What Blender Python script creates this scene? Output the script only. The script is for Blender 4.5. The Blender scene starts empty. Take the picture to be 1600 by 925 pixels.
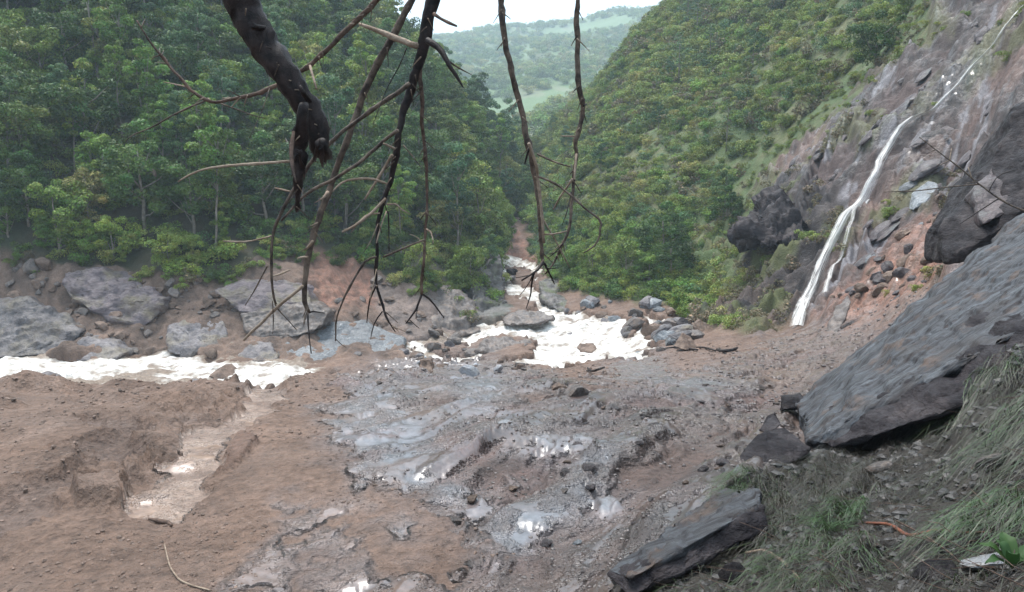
import bpy, bmesh, math, random
import numpy as np
from mathutils import Vector, Matrix
random.seed(7); RNG = np.random.default_rng(11)
sc = bpy.context.scene
C = sc.collection

# ---------------------------------------------------------------- camera, sky, sun, exposure
F = 1200.0; CX = 800.0; CY = 462.5; HZ = 300.0
PITCH = math.atan((CY - HZ) / F)
cam_d = bpy.data.cameras.new('camera'); cam = bpy.data.objects.new('camera', cam_d); C.objects.link(cam)
cam_d.sensor_width = 36; cam_d.lens = 36 * F / 1600; cam_d.clip_start = 0.05; cam_d.clip_end = 9000
cam.location = (0, 0, 0); cam.rotation_euler = (math.radians(90) - PITCH, 0, 0)
sc.camera = cam
W = bpy.data.worlds.new('World'); sc.world = W; W.use_nodes = True
nt = W.node_tree; nt.nodes.clear()
sky = nt.nodes.new('ShaderNodeTexSky'); sky.sky_type = 'NISHITA'; sky.sun_disc = False
SUN_EL, SUN_AZ = math.radians(66), math.radians(-38)      # ahead of the camera and to its left
sky.sun_elevation = SUN_EL; sky.sun_rotation = SUN_AZ
b1 = nt.nodes.new('ShaderNodeBackground'); b1.inputs[1].default_value = 0.12
nt.links.new(sky.outputs[0], b1.inputs[0])
b2 = nt.nodes.new('ShaderNodeBackground'); b2.inputs[0].default_value = (0.76, 0.89, 1.0, 1); b2.inputs[1].default_value = 0.85
mx = nt.nodes.new('ShaderNodeMixShader'); mx.inputs[0].default_value = 0.8
nt.links.new(b1.outputs[0], mx.inputs[1]); nt.links.new(b2.outputs[0], mx.inputs[2])
wo = nt.nodes.new('ShaderNodeOutputWorld'); nt.links.new(mx.outputs[0], wo.inputs[0])
sd = bpy.data.lights.new('sun', 'SUN'); sd.energy = 2.6; sd.angle = math.radians(28); sd.color = (1, .96, .9)
sun = bpy.data.objects.new('sun', sd); C.objects.link(sun)
sv = Vector((math.sin(-SUN_AZ) * -math.cos(SUN_EL), math.cos(SUN_AZ) * math.cos(SUN_EL), math.sin(SUN_EL)))
sun.rotation_euler = sv.to_track_quat('Z', 'Y').to_euler()
sc.view_settings.view_transform = 'Standard'; sc.view_settings.look = 'None'
sc.view_settings.exposure = 1.42; sc.view_settings.gamma = 1.0; sc.view_settings.use_curve_mapping = False
sc.cycles.max_bounces = 6; sc.cycles.diffuse_bounces = 3; sc.cycles.glossy_bounces = 2
sc.cycles.transmission_bounces = 3; sc.cycles.transparent_max_bounces = 6; sc.cycles.volume_bounces = 1
sc.cycles.use_denoising = True

# ---------------------------------------------------------------- pixel <-> place
cp, sp = math.cos(PITCH), math.sin(PITCH)
def ray(px, py):
    a = (np.asarray(px, float) - CX) / F; b = (CY - np.asarray(py, float)) / F
    return a, cp + b * sp, -sp + b * cp
def at(px, py, Y):
    x, y, z = ray(px, py); t = Y / y
    return np.stack([x * t, y * t, z * t], -1)
def proj(x, y, z):
    d = np.maximum(y * cp - z * sp, 0.05); u = y * sp + z * cp
    return CX + F * x / d, CY - F * u / d

# ---------------------------------------------------------------- noise
def _h(i, j, k):
    n = (i * 374761393 + j * 668265263 + k * 2147483647 + 1013904223) & 0xffffffff
    n = ((n ^ (n >> 13)) * 1274126177) & 0xffffffff
    n = ((n ^ (n >> 15)) * 2246822519) & 0xffffffff
    return ((n ^ (n >> 16)) & 0xffff) / 65535.0
def vn(x, y, z=None):
    x = np.asarray(x, float); y = np.asarray(y, float)
    xi = np.floor(x).astype(np.int64); yi = np.floor(y).astype(np.int64)
    fx = x - xi; fy = y - yi; fx = fx * fx * (3 - 2 * fx); fy = fy * fy * (3 - 2 * fy)
    def sl(k):
        a = _h(xi, yi, k); b = _h(xi + 1, yi, k); c = _h(xi, yi + 1, k); d = _h(xi + 1, yi + 1, k)
        return (a * (1 - fx) + b * fx) * (1 - fy) + (c * (1 - fx) + d * fx) * fy
    if z is None: return sl(0) * 2 - 1
    z = np.asarray(z, float); zi = np.floor(z).astype(np.int64); fz = z - zi; fz = fz * fz * (3 - 2 * fz)
    return (sl(zi) * (1 - fz) + sl(zi + 1) * fz) * 2 - 1
def fbm(x, y, z=None, o=4, g=.5):
    s = 0; a = 1; t = 0; c, d = math.cos(.6), math.sin(.6)
    for i in range(o):
        s = s + a * vn(x + 17.3 * i, y - 9.1 * i, None if z is None else z + 5.7 * i); t += a
        a *= g; x, y = 2.03 * (c * x - d * y), 2.03 * (d * x + c * y)
        if z is not None: z = z * 2.03
    return s / t * 1.6
def billow(x, y, o=3, g=.55):
    s = 0; a = 1; t = 0
    for i in range(o):
        s = s + a * np.abs(vn(x + 31 * i, y + 13 * i)); t += a; a *= g; x, y = 2.07 * (.8 * x - .6 * y), 2.07 * (.6 * x + .8 * y)
    return s / t
def ss(a, b, v):
    t = np.clip((v - a) / (b - a), 0, 1); return t * t * (3 - 2 * t)

# ---------------------------------------------------------------- the lie of the land: surveyed columns of (bearing, distance)
cols = {
 -400: [(925,8),(700,12),(625,18),(640,32),(625,44),(604,52),(550,66),(470,72),(400,76),(200,92),(0,110),(-150,130)],
 0:   [(925,6),(800,7.7),(700,10.2),(640,13),(612,16),(622,24),(625,38),(606,49),(550,63),(480,67),(400,70),(300,75),(200,82),(100,91),(0,101),(-150,122),(-200,170)],
 250: [(925,5.9),(800,7.6),(700,10),(640,12.8),(612,15.5),(620,24),(622,38),(606,48),(555,63),(500,66),(430,69),(300,79),(200,88),(100,100),(0,116),(-100,135),(-130,180)],
 430: [(925,5.8),(800,7.5),(700,9.8),(640,12.5),(606,15.5),(606,24),(606,38),(592,50),(562,61),(500,66),(440,70),(400,74),(300,86),(200,99),(100,115),(0,134),(-50,160),(-20,200)],
 500: [(925,5.8),(800,7.5),(700,9.8),(640,12.4),(610,15.3),(609,24),(608,38),(592,49),(562,60),(500,67),(440,72),(400,77),(300,90),(200,105),(100,125),(20,143),(-5,165),(25,200)],
 600: [(925,5.7),(800,7.4),(700,9.7),(640,12.2),(605,15),(592,22),(582,36),(568,52),(545,64),(500,69),(440,75),(400,80),(300,95),(200,113),(120,135),(78,150),(120,190)],
 660: [(925,5.7),(800,7.4),(700,9.7),(640,12.2),(605,15),(590,22),(578,36),(566,52),(545,64),(500,70),(440,77),(400,84),(300,103),(200,128),(140,155),(190,195)],
 720: [(925,5.7),(800,7.4),(700,9.6),(640,12),(605,15),(588,23),(574,40),(540,66),(500,74),(470,79),(400,92),(300,115),(220,145),(187,162),(235,200)],
 800: [(925,5.7),(800,7.3),(700,9.5),(640,12),(605,15),(588,23),(570,44),(540,61),(500,72),(450,88),(400,112),(375,122),(330,138),(290,160),(255,195),(265,230)],
 880: [(925,5.6),(800,7.2),(700,9.3),(640,12),(605,15),(588,23),(575,42),(545,60),(500,72),(465,82),(400,98),(300,128),(230,165),(185,205),(200,235)],
 1000:[(925,5),(800,6.7),(700,9),(640,12),(600,16.5),(575,30),(545,50),(500,66),(460,76),(400,84),(300,100),(200,124),(100,152),(50,175),(90,215)],
 1130:[(925,4.4),(800,6.3),(700,9.2),(640,13),(600,18),(560,31),(530,46),(500,57),(470,66),(400,76),(300,89),(200,106),(100,128),(0,153),(-70,175),(-30,215)],
 1250:[(925,3.8),(800,6),(700,9.3),(640,13.5),(600,18.5),(560,27),(530,37),(505,48),(460,55),(380,60),(300,67),(200,84),(100,103),(0,125),(-100,150),(-60,200)],
 1400:[(925,3.5),(800,5.4),(700,8.2),(620,12),(560,16),(520,22),(490,31),(450,40),(380,47),(300,53),(200,60),(130,66),(60,78),(0,88),(-100,105),(-130,150)],
 1500:[(925,3.1),(800,4.8),(700,7),(600,9.5),(520,13),(440,21),(400,30),(350,39),(280,47),(200,54),(100,59),(0,66),(-100,76),(-200,110)],
 1600:[(925,2.8),(800,4.2),(700,5.6),(600,7.4),(500,9.5),(400,13),(330,20),(250,35),(150,45),(50,52),(-50,60),(-200,85)],
 1800:[(925,2.4),(700,4),(500,6),(350,9),(250,14),(150,32),(0,46),(-200,65)],
 2100:[(925,2.0),(700,3.2),(500,5),(350,8),(200,14),(50,32),(-200,50)],
}
K = 0.35
def rbf_fit(P, t, lam=1e-5):
    d = np.linalg.norm(P[:, None] - P[None], axis=2) + 1e-12
    A = d ** 2 * np.log(d) + lam * np.eye(len(P)); Q = np.c_[np.ones(len(P)), P]
    M = np.block([[A, Q], [Q.T, np.zeros((3, 3))]])
    return P, np.linalg.solve(M, np.r_[t, 0, 0, 0])
def rbf_eval(fit, q):
    P, w = fit; out = np.empty(len(q)); n = len(P)
    for i in range(0, len(q), 40000):
        s = q[i:i + 40000]
        d2 = (s[:, None, 0] - P[None, :, 0]) ** 2 + (s[:, None, 1] - P[None, :, 1]) ** 2 + 1e-14
        out[i:i + 40000] = (0.5 * d2 * np.log(d2)) @ w[:n] + w[n] + s @ w[n + 1:]
    return out
pp = []; tt = []
for px, lst in cols.items():
    for py, Y in lst:
        x, y, z = at(px, py, Y); r = math.hypot(x, y)
        pp.append((math.atan2(x, y), K * math.log(r))); tt.append(z / r)
NEAR = rbf_fit(np.array(pp), np.array(tt), 2e-5)
pp = []; tt = []
for px, py, Y in [(-400,-30,1250),(100,0,1200),(560,66,1150),(700,54,1100),(780,50,1100),(860,48,1080),(910,40,1080),(960,26,1050),(1050,14,1050),(1300,0,1100),(2000,-80,1000),
   (-400,150,640),(300,130,680),(700,112,720),(800,114,700),(900,104,690),(1000,95,690),(1300,70,700),(2000,20,650),(-400,120,2400),(800,150,2400),(2000,120,2400),
   (-400,240,300),(700,215,330),(800,205,340),(860,172,430),(930,140,450),(1000,120,460),(780,190,420),(2000,120,350)]:
    x, y, z = at(px, py, Y); r = math.hypot(x, y)
    pp.append((math.atan2(x, y), K * math.log(r))); tt.append(z / r)
FAR = rbf_fit(np.array(pp), np.array(tt), 1e-4)
AZ = 0.74
def Hbase(x, y):
    x = np.asarray(x, float); y = np.asarray(y, float); sh = x.shape; x = x.ravel(); y = y.ravel()
    r = np.hypot(x, y) + 1e-6; az = np.arctan2(x, y)
    a = np.clip(az, -AZ, AZ); rr = np.clip(r, 2.2, 2700)
    q = np.stack([a, K * np.log(rr)], 1)
    tn = np.clip(rbf_eval(NEAR, q), -.75, .6); tf = np.clip(rbf_eval(FAR, q), -.2, .5)
    t = tn + (tf - tn) * ss(math.log(225), math.log(320), np.log(rr))
    back = ss(1.2, 2.5, np.abs(az)); tb = -0.55 + 0.5 * ss(.9, 4.5, np.log(rr))
    t = t + (tb - t) * back
    z = t * rr
    z += ss(250, 900, r) * fbm(x / 120, y / 120, o=4) * 11 * (1 - .8 * back)
    z += ss(60, 110, r) * (1 - ss(230, 330, r)) * fbm(x / 22 + 3, y / 22, o=2) * 1.6
    return z.reshape(sh)
RS = np.exp(np.linspace(math.log(2.3), math.log(2400), 1700))
def hit(px, py):
    a, b, c = ray(px, py); h = math.hypot(a, b)
    X = RS * a / h; Y = RS * b / h; Z = RS * c / h
    d = Hbase(X, Y) - Z; i = np.argmax(d > 0)
    if d[i] <= 0: i = len(RS) - 1
    return np.array([X[i], Y[i], Z[i]])

def sdist(px, py, poly):
    """signed distance to a closed outline, inside positive"""
    P = np.array(poly, float); inside = np.zeros(px.shape, bool); dm = np.full(px.shape, 1e18)
    for (x1, y1), (x2, y2) in zip(P, np.roll(P, -1, 0)):
        dx, dy = x2 - x1, y2 - y1
        t = np.clip(((px - x1) * dx + (py - y1) * dy) / (dx * dx + dy * dy + 1e-9), 0, 1)
        dm = np.minimum(dm, (px - x1 - t * dx) ** 2 + (py - y1 - t * dy) ** 2)
        if y1 != y2:
            c = ((y1 > py) != (y2 > py)) & (px < (x2 - x1) * (py - y1) / (y2 - y1) + x1)
            inside ^= c
    return np.sqrt(dm) * np.where(inside, 1, -1)
def pm(px, py, poly, w=8):
    return ss(-w, w, sdist(px, py, poly))

TREELINE = [(-900,385),(0,392),(80,412),(160,415),(250,428),(350,435),(430,400),(480,385),(540,395),(600,430),(690,452),(738,492),(778,480),(785,400),(800,372),(832,396),(850,420),(880,455),(930,462),(1030,470),(1070,497),(1150,520)]
FOREST = [(-900,385),(0,392),(80,412),(160,415),(250,428),(350,435),(430,400),(480,385),(540,395),(600,430),(690,452),(738,492),(775,470),(784,400),(786,372),(800,352),(828,330),(826,210),(840,-900),(-900,-900)]
SCRUB = [(828,330),(832,396),(850,420),(880,455),(930,462),(1030,470),(1075,492),(1100,500),(1150,470),(1170,410),(1165,350),(1195,290),(1230,250),(1300,190),(1360,120),(1440,70),(1450,0),(1460,-900),(840,-900),(826,210)]
SCAR = [(1165,350),(1195,290),(1230,250),(1300,190),(1360,120),(1440,70),(1450,0),(1460,-900),(3000,-900),(3000,240),(1600,330),(1480,440),(1380,470),(1300,500),(1240,506),(1180,530),(1090,498),(1150,470),(1170,410)]
CLIFF = [(1165,350),(1200,300),(1290,290),(1345,330),(1320,400),(1245,500),(1175,530),(1085,497),(1075,440),(1090,380),(1120,360)]
BANK = [(-900,385),(0,392),(80,412),(160,415),(250,428),(350,435),(430,400),(480,385),(540,395),(600,430),(690,452),(738,492),(780,500),(780,530),(640,530),(620,560),(500,560),(0,556),(-900,556)]
REDS = [(485,385),(550,380),(580,420),(590,470),(540,490),(500,470),(478,430)]
REDG = [(784,372),(800,350),(832,392),(838,420),(782,412)]
REDR = [(1290,500),(1340,430),(1380,390),(1440,340),(1500,330),(1600,200),(1640,240),(1480,430),(1400,480),(1330,510)]
GREYF = [(500,640),(540,600),(600,575),(660,566),(760,560),(860,580),(900,600),(1010,610),(1100,590),(1180,545),(1290,500),(1480,420),(1700,300),(1900,500),(1900,1000),(560,1000),(600,930),(690,850),(700,790),(640,775),(570,750),(530,700)]
PUDS = [[(520,655),(560,645),(600,650),(600,690),(560,700),(530,690)],[(612,645),(640,650),(655,690),(650,740),(665,760),(640,765),(615,730),(608,690)],
        [(550,730),(575,725),(580,755),(558,760)],[(715,590),(770,584),(782,594),(745,606),(720,603)],[(725,612),(752,612),(755,630),(735,632)],
        [(568,600),(598,608),(600,632),(575,630)],[(400,925),(408,860),(440,812),(525,805),(520,835),(470,850),(440,925)],[(985,568),(1030,570),(1035,584),(1000,590),(960,582)],
        [(600,575),(660,560),(655,574),(620,584)],[(700,570),(740,566),(730,580),(700,580)],[(520,905),(560,903),(545,925),(520,925)],
        [(620,830),(640,828),(644,838),(625,840)],[(700,765),(735,770),(725,790),(700,795)],[(735,850),(800,805),(870,775),(930,762),(900,800),(840,835),(770,870)],[(860,700),(930,690),(920,705),(870,712)],[(1050,600),(1110,592),(1140,600),(1090,612)]]
CHAN = [(395,600),(432,603),(450,612),(372,682),(332,735),(292,782),(265,797),(192,790),(198,765),(222,745),(285,700),(302,672),(345,650),(385,620)]
BASIN = [(30,745),(100,700),(150,662),(240,648),(325,622),(345,640),(335,655),(240,690),(195,728),(110,768),(100,800),(30,850),(-60,880),(-60,780)]
CUT = [(322,738),(360,690),(378,672),(402,688),(372,722),(345,740)]
FIELDS = [[(740,178),(790,160),(850,140),(900,128),(905,150),(850,170),(790,196)],[(840,50),(890,42),(960,24),(1000,30),(960,48),(880,60)]]
RIVL = [(-900,553),(0,555),(70,553),(140,560),(185,570),(260,552),(300,556),(340,560),(380,572),(430,574),(500,574),(508,585),(440,602),(390,606),(330,604),(250,607),(100,608),(40,606),(-900,604)]
RIVC = [(784,402),(812,404),(838,414),(834,436),(828,450),(852,468),(874,484),(888,494),(950,492),(985,500),(975,520),(1000,538),(1010,552),(960,557),(905,562),(880,573),(820,560),(760,556),(700,566),(636,543),(640,534),(700,530),(745,508),(790,500),(838,494),(828,476),(808,458),(792,440),(784,420)]
RIVD = [[(985,484),(1020,480),(1036,500),(1022,530),(1036,548),(1000,552),(990,530),(1004,508)],[(640,545),(690,538),(700,548),(650,556)]]
ISLE = [[(742,548),(750,531),(790,526),(836,536),(822,550),(775,558)],[(795,424),(826,426),(828,436),(800,438)],[(808,466),(828,470),(838,480),(815,478)],[(668,540),(720,534),(738,545),(700,552)]]
hA = hit(700, 900); hB = hit(1180, 610); FD = (hB - hA)[:2]; FD /= np.hypot(*FD)
hA = hit(1200, 540); hB = hit(1450, 250); SD = (hB - hA)[:2]; SD /= np.hypot(*SD)

def survey(x, y, lod=True):
    """height, colour and wetness of the ground at world positions"""
    x = np.asarray(x, float); y = np.asarray(y, float); r = np.hypot(x, y)
    z0 = Hbase(x, y)
    yy = np.maximum(y, .3); px, py = proj(x, yy, z0)
    behind = (y < .4 * np.abs(x)) | (y < .5)
    px = np.where(behind, np.where(x > 0, 2200, -850), px); py = np.where(behind & (r > 60), 300, np.where(behind, 900, py))
    nx = fbm(x / 3, y / 3, o=3) * 14 + fbm(x / .7, y / .7, o=2) * 6; ny = fbm(x / 3 + 50, y / 3, o=3) * 7 + fbm(x / .7 + 9, y / .7, o=2) * 3
    qx = px + nx; qy = py + ny
    far = ss(250, 300, r)
    rag = (fbm(x / .9 + 77, y / .9, o=4) * .5 + fbm(x / .25, y / .25 + 31, o=3) * .22) * F / np.maximum(r, 3)
    rag2 = (fbm(x / .5 + 27, y / .5 + 9, o=4) * .16) * F / np.maximum(r, 3)
    forest = pm(qx, qy, FOREST) * (1 - far); scrub = pm(qx, qy, SCRUB) * (1 - far); scar = pm(qx, qy, SCAR) * (1 - far)
    cliff = pm(qx, qy, CLIFF, 14) * (1 - far); bank = pm(qx, qy, BANK, 5) * (1 - far)
    reds = np.maximum.reduce([pm(qx, qy, REDS, 12), pm(qx, qy, REDG, 4), pm(qx, qy, REDR, 16)]) * (1 - far)
    grey = pm(px + rag * 1.2, py + rag * .7, GREYF, 14) * (1 - scar) * (1 - forest) * (1 - scrub) * (r < 80)
    mud = np.clip(1 - forest - scrub - scar - cliff - bank - far, 0, 1)
    grey = grey * (1 - far)
    # ---- relief
    s = x * FD[1] - y * FD[0]; t = x * FD[0] + y * FD[1]
    s2 = x * SD[1] - y * SD[0]; t2 = x * SD[0] + y * SD[1]
    near = 1 - ss(18, 40, r)
    z = z0.copy()
    clod = billow(x / .55, y / .55) - .3; lump = fbm(x / 2.3, y / 2.3, o=3); fine = fbm(x / .13, y / .13, o=2)
    z += mud * (1 - grey) * (lump * .07 * ss(3, 10, r) + clod * .10 * ss(12, 26, r) + clod * .03 + np.abs(fine) * .02 * near)
    strk = fbm(s / .45 + fbm(x, y, o=2) * .5, t / 4.0, o=4, g=.6); strk2 = fbm(s / .12, t / .9, o=3)
    z += mud * grey * (strk * .075 * ss(3, 9, r) + strk * .045 + strk2 * .015 * near + (billow(x / .7, y / .7) - .3) * .05 + (billow(x / .9, y / .9) - .3) * .12 * ss(15, 26, r))
    rk = fbm(s2 / 2.2 + fbm(x / 5, y / 5, o=2), t2 / 6.5, z0 / 6.5, o=5, g=.55); rk2 = billow(s2 / 1.3 + z0 / 3, t2 / 3 + z0 / 2)
    z += np.maximum(scar, cliff) * (rk * .75 + (rk2 - .3) * .7 * (1 - .4 * reds))
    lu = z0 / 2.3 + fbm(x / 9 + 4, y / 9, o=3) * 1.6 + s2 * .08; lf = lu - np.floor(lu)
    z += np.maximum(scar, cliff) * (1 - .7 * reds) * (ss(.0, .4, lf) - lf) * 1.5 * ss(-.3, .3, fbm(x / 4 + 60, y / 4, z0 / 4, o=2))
    lu2 = z0 / .8 + fbm(x / 3 + 4, y / 3, o=3) * 1.3; lf2 = lu2 - np.floor(lu2); z += np.maximum(scar, cliff) * (ss(.0, .4, lf2) - lf2) * .45
    ck = billow(x / 2.2, y / 2.2 + z0 / 2.0, o=4) - .3
    z += cliff * ck * 1.6
    z += bank * (fbm(x / 3, y / 3, z0 / 3, o=4) * .7 + (billow(x / 1.1, y / 1.1 + z0) - .3) * .5)
    z += reds * (billow(x / 1.5, y / 1.5 + z0) - .3) * .5
    z += (forest + scrub) * fbm(x / 4, y / 4, o=3) * .6
    gbz = pm(px, py, [(1180,760),(1300,700),(1480,640),(1600,540),(2600,300),(2600,1400),(900,1400),(960,905)], 20) * mud
    z += gbz * ((billow(x / .5, y / .5, o=4) - .3) * .16 + fbm(x / .18, y / .18, o=3) * .025)
    # gully, basin, cut banks
    d_ch = sdist(px + rag * .35, py + rag * .2, CHAN); ch = ss(-4, 3, d_ch) * mud; z -= ss(-30, 0, d_ch) * (1 - ch) * mud * .05
    d_ba = sdist(px + rag * .6, py + rag * .35, BASIN); ba = ss(-3, 10, d_ba) * mud * (1 - ch)
    basin_deep = ss(0, 30, d_ba) * (1 - ch)
    sc_ = ss(8, 45, r)
    z -= ch * .10; z -= ba * .17 * (.6 + .4 * basin_deep)
    z += ba * (billow(x / .6, y / .6, o=4) - .3) * .20 + ss(-14, -2, d_ba) * (1 - ba) * (1 - ch) * mud * billow(x / .4, y / .4) * .09
    cut = pm(px + nx * .3, py + ny * .3, CUT, 3) * mud * (1 - ch)
    z += cut * .12
    slabm = pm(px, py, [(225,640),(330,610),(400,610),(380,650),(300,690),(230,740),(190,740),(200,690)], 12) * (1 - ch) * mud
    tt_ = vn(x / .9, y / .9) * 3; z += slabm * (np.abs(tt_ - np.round(tt_)) * .16 + np.round(tt_) * .05 - .06)
    lumpy = pm(px + nx * .3, py + ny * .3, [(108,765),(130,742),(165,735),(196,752),(206,782),(185,790),(120,786)], 7) * (1 - ch)
    z += lumpy * (.28 + .2 * clod)
    # mud shore lumps by the near river bank
    shore = pm(px, py, [(-900,604),(330,606),(345,588),(372,590),(400,606),(440,600),(520,574),(640,560),(700,566),(640,600),(440,625),(0,640),(-900,640)], 5) * mud
    z += shore * (.05 + .35 * np.maximum(fbm(x / 1.2, y / 1.2, o=3), -.3)) * ss(10, 18, r)
    # river bed
    nh = fbm(x / .8 + 3, y / .8, o=3)
    d_rl = sdist(px + nx * .5, py + ny * .5 + nh * 2, RIVL); d_rc = sdist(px + nx * .7 + nh * 5, py + ny * .5 + nh * 3, RIVC) + 6
    for P in RIVD: d_rc = np.maximum(d_rc, sdist(px + nx + nh * 6, py + ny * .7 + nh * 3, P) - 2)
    for P in ISLE: d_rc = np.minimum(d_rc, -sdist(px + nx + nh * 8, py + ny * .7 + nh * 3, P) - 3)
    riv = np.maximum(ss(-1.5, 5, d_rl), ss(-1.5, 5, d_rc)) * (1 - far) * (~behind)
    z -= riv * 1.3; z += riv * np.maximum(0, nh - .25) * 2.2 * ss(6, 0, np.maximum(d_rl * .6, d_rc))
    # puddles: nearly level
    pud = np.zeros_like(x)
    pw = np.zeros_like(x)
    for ip, P in enumerate(PUDS):
        sd_ = sdist(px + rag2 * 1.8, py + rag2 * 1.0 - strk * 6, P); pud = np.maximum(pud, ss(-18, 8, sd_) * (.0 if ip in (6, 10) else 1)); pw = np.maximum(pw, ss(-60, 10, sd_) * (1.9 if ip in (6, 10) else 1) * (ss(-.3, .3, fbm(x / .5 + 5, y / .5, o=4)) if ip in (6, 10) else 1))
    brk = ss(-.28, .22, fbm(x / .32 + 91, y / .32, o=4)); pud *= mud * (.25 + .75 * brk); pw *= mud
    # water films lie in small level terraces
    def terr(v, st): k = v / st; f = k - np.floor(k); return (np.floor(k) + ss(.72, 1, f)) * st
    zt = terr(z0 + fbm(x / .8, y / .8, o=2) * .03, .055)
    z = z * (1 - pud) + pud * (zt + .018)
    gk = grey * mud * ss(-.25, .3, fbm(x / 1.1 + 15, y / 1.1, o=3)) * (1 - ss(30, 40, r)) * (1 - pud)
    z += gk * .8 * (terr(z0 + strk * .05, .05) + .02 - z0)
    z = z * (1 - ch * .8) + ch * .8 * (terr(z0 + fbm(x / .6, y / .6, o=2) * .04, .06) - .09)
    # ---- colour of the soil, rock and litter with near-right shade and puddle sheen painted in
    n1 = fbm(x / 1.7 + 40, y / 1.7, o=4)[..., None]; n2 = fbm(x / .35, y / .35 + 7, o=3)[..., None]; n3 = fbm(x / 9, y / 9, o=3)[..., None]
    c = lambda *v: np.array(v)
    L = lambda a, b, k: a + (b - a) * k
    E = lambda m: m[..., None]
    brown = L(c(.165,.103,.074), c(.108,.068,.050), np.clip(.5 + n1 * .5 + n2 * .35, 0, 1))
    gr = L(c(.112,.080,.070), c(.042,.029,.026), np.clip(.5 + E(strk) * .8 + n2 * .5, 0, 1))
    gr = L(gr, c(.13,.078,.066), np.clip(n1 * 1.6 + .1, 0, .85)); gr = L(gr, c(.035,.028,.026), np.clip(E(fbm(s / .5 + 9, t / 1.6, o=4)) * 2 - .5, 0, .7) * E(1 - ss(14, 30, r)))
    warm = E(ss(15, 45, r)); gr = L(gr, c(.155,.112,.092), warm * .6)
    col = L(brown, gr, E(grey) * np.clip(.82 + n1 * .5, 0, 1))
    rock = L(c(.085,.059,.055), c(.028,.021,.021), np.clip(.5 + E(rk) * .8 + n2 * .4, 0, 1))
    rock = L(rock, c(.16,.10,.08), np.clip(n3 * 1.6 + n1 * .5, 0, .8)); 
    rock = L(rock, c(.20,.19,.205), ss(.35, .6, E(fbm(s2 / 1.1, t2 / 4, z0 / 3, o=4))) * .8)
    moss = ss(.15, .5, E(fbm(x / 5 + 8, y / 5, z0 / 5, o=4)) + E(ss(1380, 1600, px) * ss(330, 150, py) * .0))
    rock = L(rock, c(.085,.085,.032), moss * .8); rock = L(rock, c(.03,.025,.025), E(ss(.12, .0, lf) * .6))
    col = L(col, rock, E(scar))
    ckc = L(c(.016,.014,.016), c(.062,.050,.048), np.clip(.4 + n1 * .5 + E(ck) * 1.2, 0, 1))
    ckc = L(ckc, c(.085,.095,.03), ss(.05, .4, E(fbm(x / 3, y / 3, z0 / 3, o=4))) * .8); ckc = L(ckc, c(.11,.072,.052), E(ss(440, 500, py)) * np.clip(.4 + n1, 0, 1) * .8)
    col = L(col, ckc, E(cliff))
    col = L(col, L(c(.18,.12,.09), c(.085,.058,.045), np.clip(.5 + n1 * .8 + n2 * .4, 0, 1)), E(bank))
    shale_shade = E((1 - ss(8, 22, r)) * ss(560, 960, px) * mud); col = L(col, L(c(.078,.050,.043), c(.022,.016,.015), np.clip(.5 + E(strk) * 1.3 + n2 * .4, 0, 1)), shale_shade * .62)  # streaked shale tone, plus lower-right shade painted in by bearing and distance
    bg = pm(qx, qy, [(560,440),(740,455),(760,520),(640,535),(600,500)], 12)
    col = L(col, L(c(.2,.155,.135), c(.13,.105,.095), .5 + n1 * .5), E(bg * bank) * .8)
    col = L(col, L(c(.26,.13,.09), c(.15,.085,.062), np.clip(.5 + n2, 0, 1)), E(reds) * .85)
    col = L(col, L(c(.025,.032,.014), c(.05,.045,.025), np.clip(.5 + n1, 0, 1)), E(forest))
    col = L(col, L(c(.055,.085,.026), c(.095,.10,.042), np.clip(.5 + n1 + n3 * .5, 0, 1)), E(scrub))
    rockface = pm(qx, qy, [(740,455),(785,400),(790,500),(745,505)], 6)
    col = L(col, L(c(.15,.14,.13), c(.06,.065,.05), np.clip(.5 + n1, 0, 1)), E(rockface * (1 - far)))
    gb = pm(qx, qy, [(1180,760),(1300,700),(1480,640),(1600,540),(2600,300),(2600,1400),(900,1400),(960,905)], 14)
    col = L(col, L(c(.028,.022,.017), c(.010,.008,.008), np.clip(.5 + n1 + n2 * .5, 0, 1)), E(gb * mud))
    col = L(col, c(.25,.172,.132), E(ch) * np.clip(.75 + n2, 0, 1)); col = L(col, c(.105,.07,.056), E(ba * (1 - ch)) * .65)
    col = L(col, c(.12,.068,.048), E(cut) * .8)
    fa = L(c(.045,.075,.035), c(.085,.13,.05), np.clip(.5 + E(fbm(x / 80, y / 80, o=4)), 0, 1))
    fld = np.zeros_like(x)
    for P in FIELDS: fld = np.maximum(fld, pm(px + fbm(x / 40, y / 40) * 8, py + fbm(x / 40 + 5, y / 40) * 5, P, 4))
    fld = np.maximum(fld, ss(.25, .45, fbm(x / 110 + 4, y / 110, o=3)) * .7)
    fa = L(fa, c(.075,.13,.045), E(fld) * .7); fa = L(fa, c(.16,.15,.10), E(ss(.5, .7, fbm(x / 36, y / 60, o=3))) * .5)
    col = L(col, fa, E(far))
    col = L(col, c(.13,.135,.15), E(pud) * .7)  # bluish sky reflection painted into the puddle colour
    col = L(col, c(.135,.125,.135), E(np.clip(pw - pud, 0, 1)) * .35)  # fainter sheen painted on the wet mud around them
    dark = 1 - .28 * riv; col = col * E(dark)
    wet = np.clip(.25 * mud + grey * (.55 + strk * .5) + pud + pw * .35 + ch * .55 + scar * (.45 + rk * .5) - forest - scrub - far, 0, 1)
    wet = wet * (1 - .9 * gb) * (1 - .75 * cliff)
    return z, np.clip(col, .01, .9), wet, dict(forest=forest, scrub=scrub, scar=scar, cliff=cliff, bank=bank, grey=grey, mud=mud, riv=riv, px=px, py=py, gb=gb, pud=pud, ch=ch, dr=np.maximum(d_rl, d_rc), ledge=lf)
def G(x, y):
    return float(survey(np.array([x]), np.array([y]))[0][0])

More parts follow.
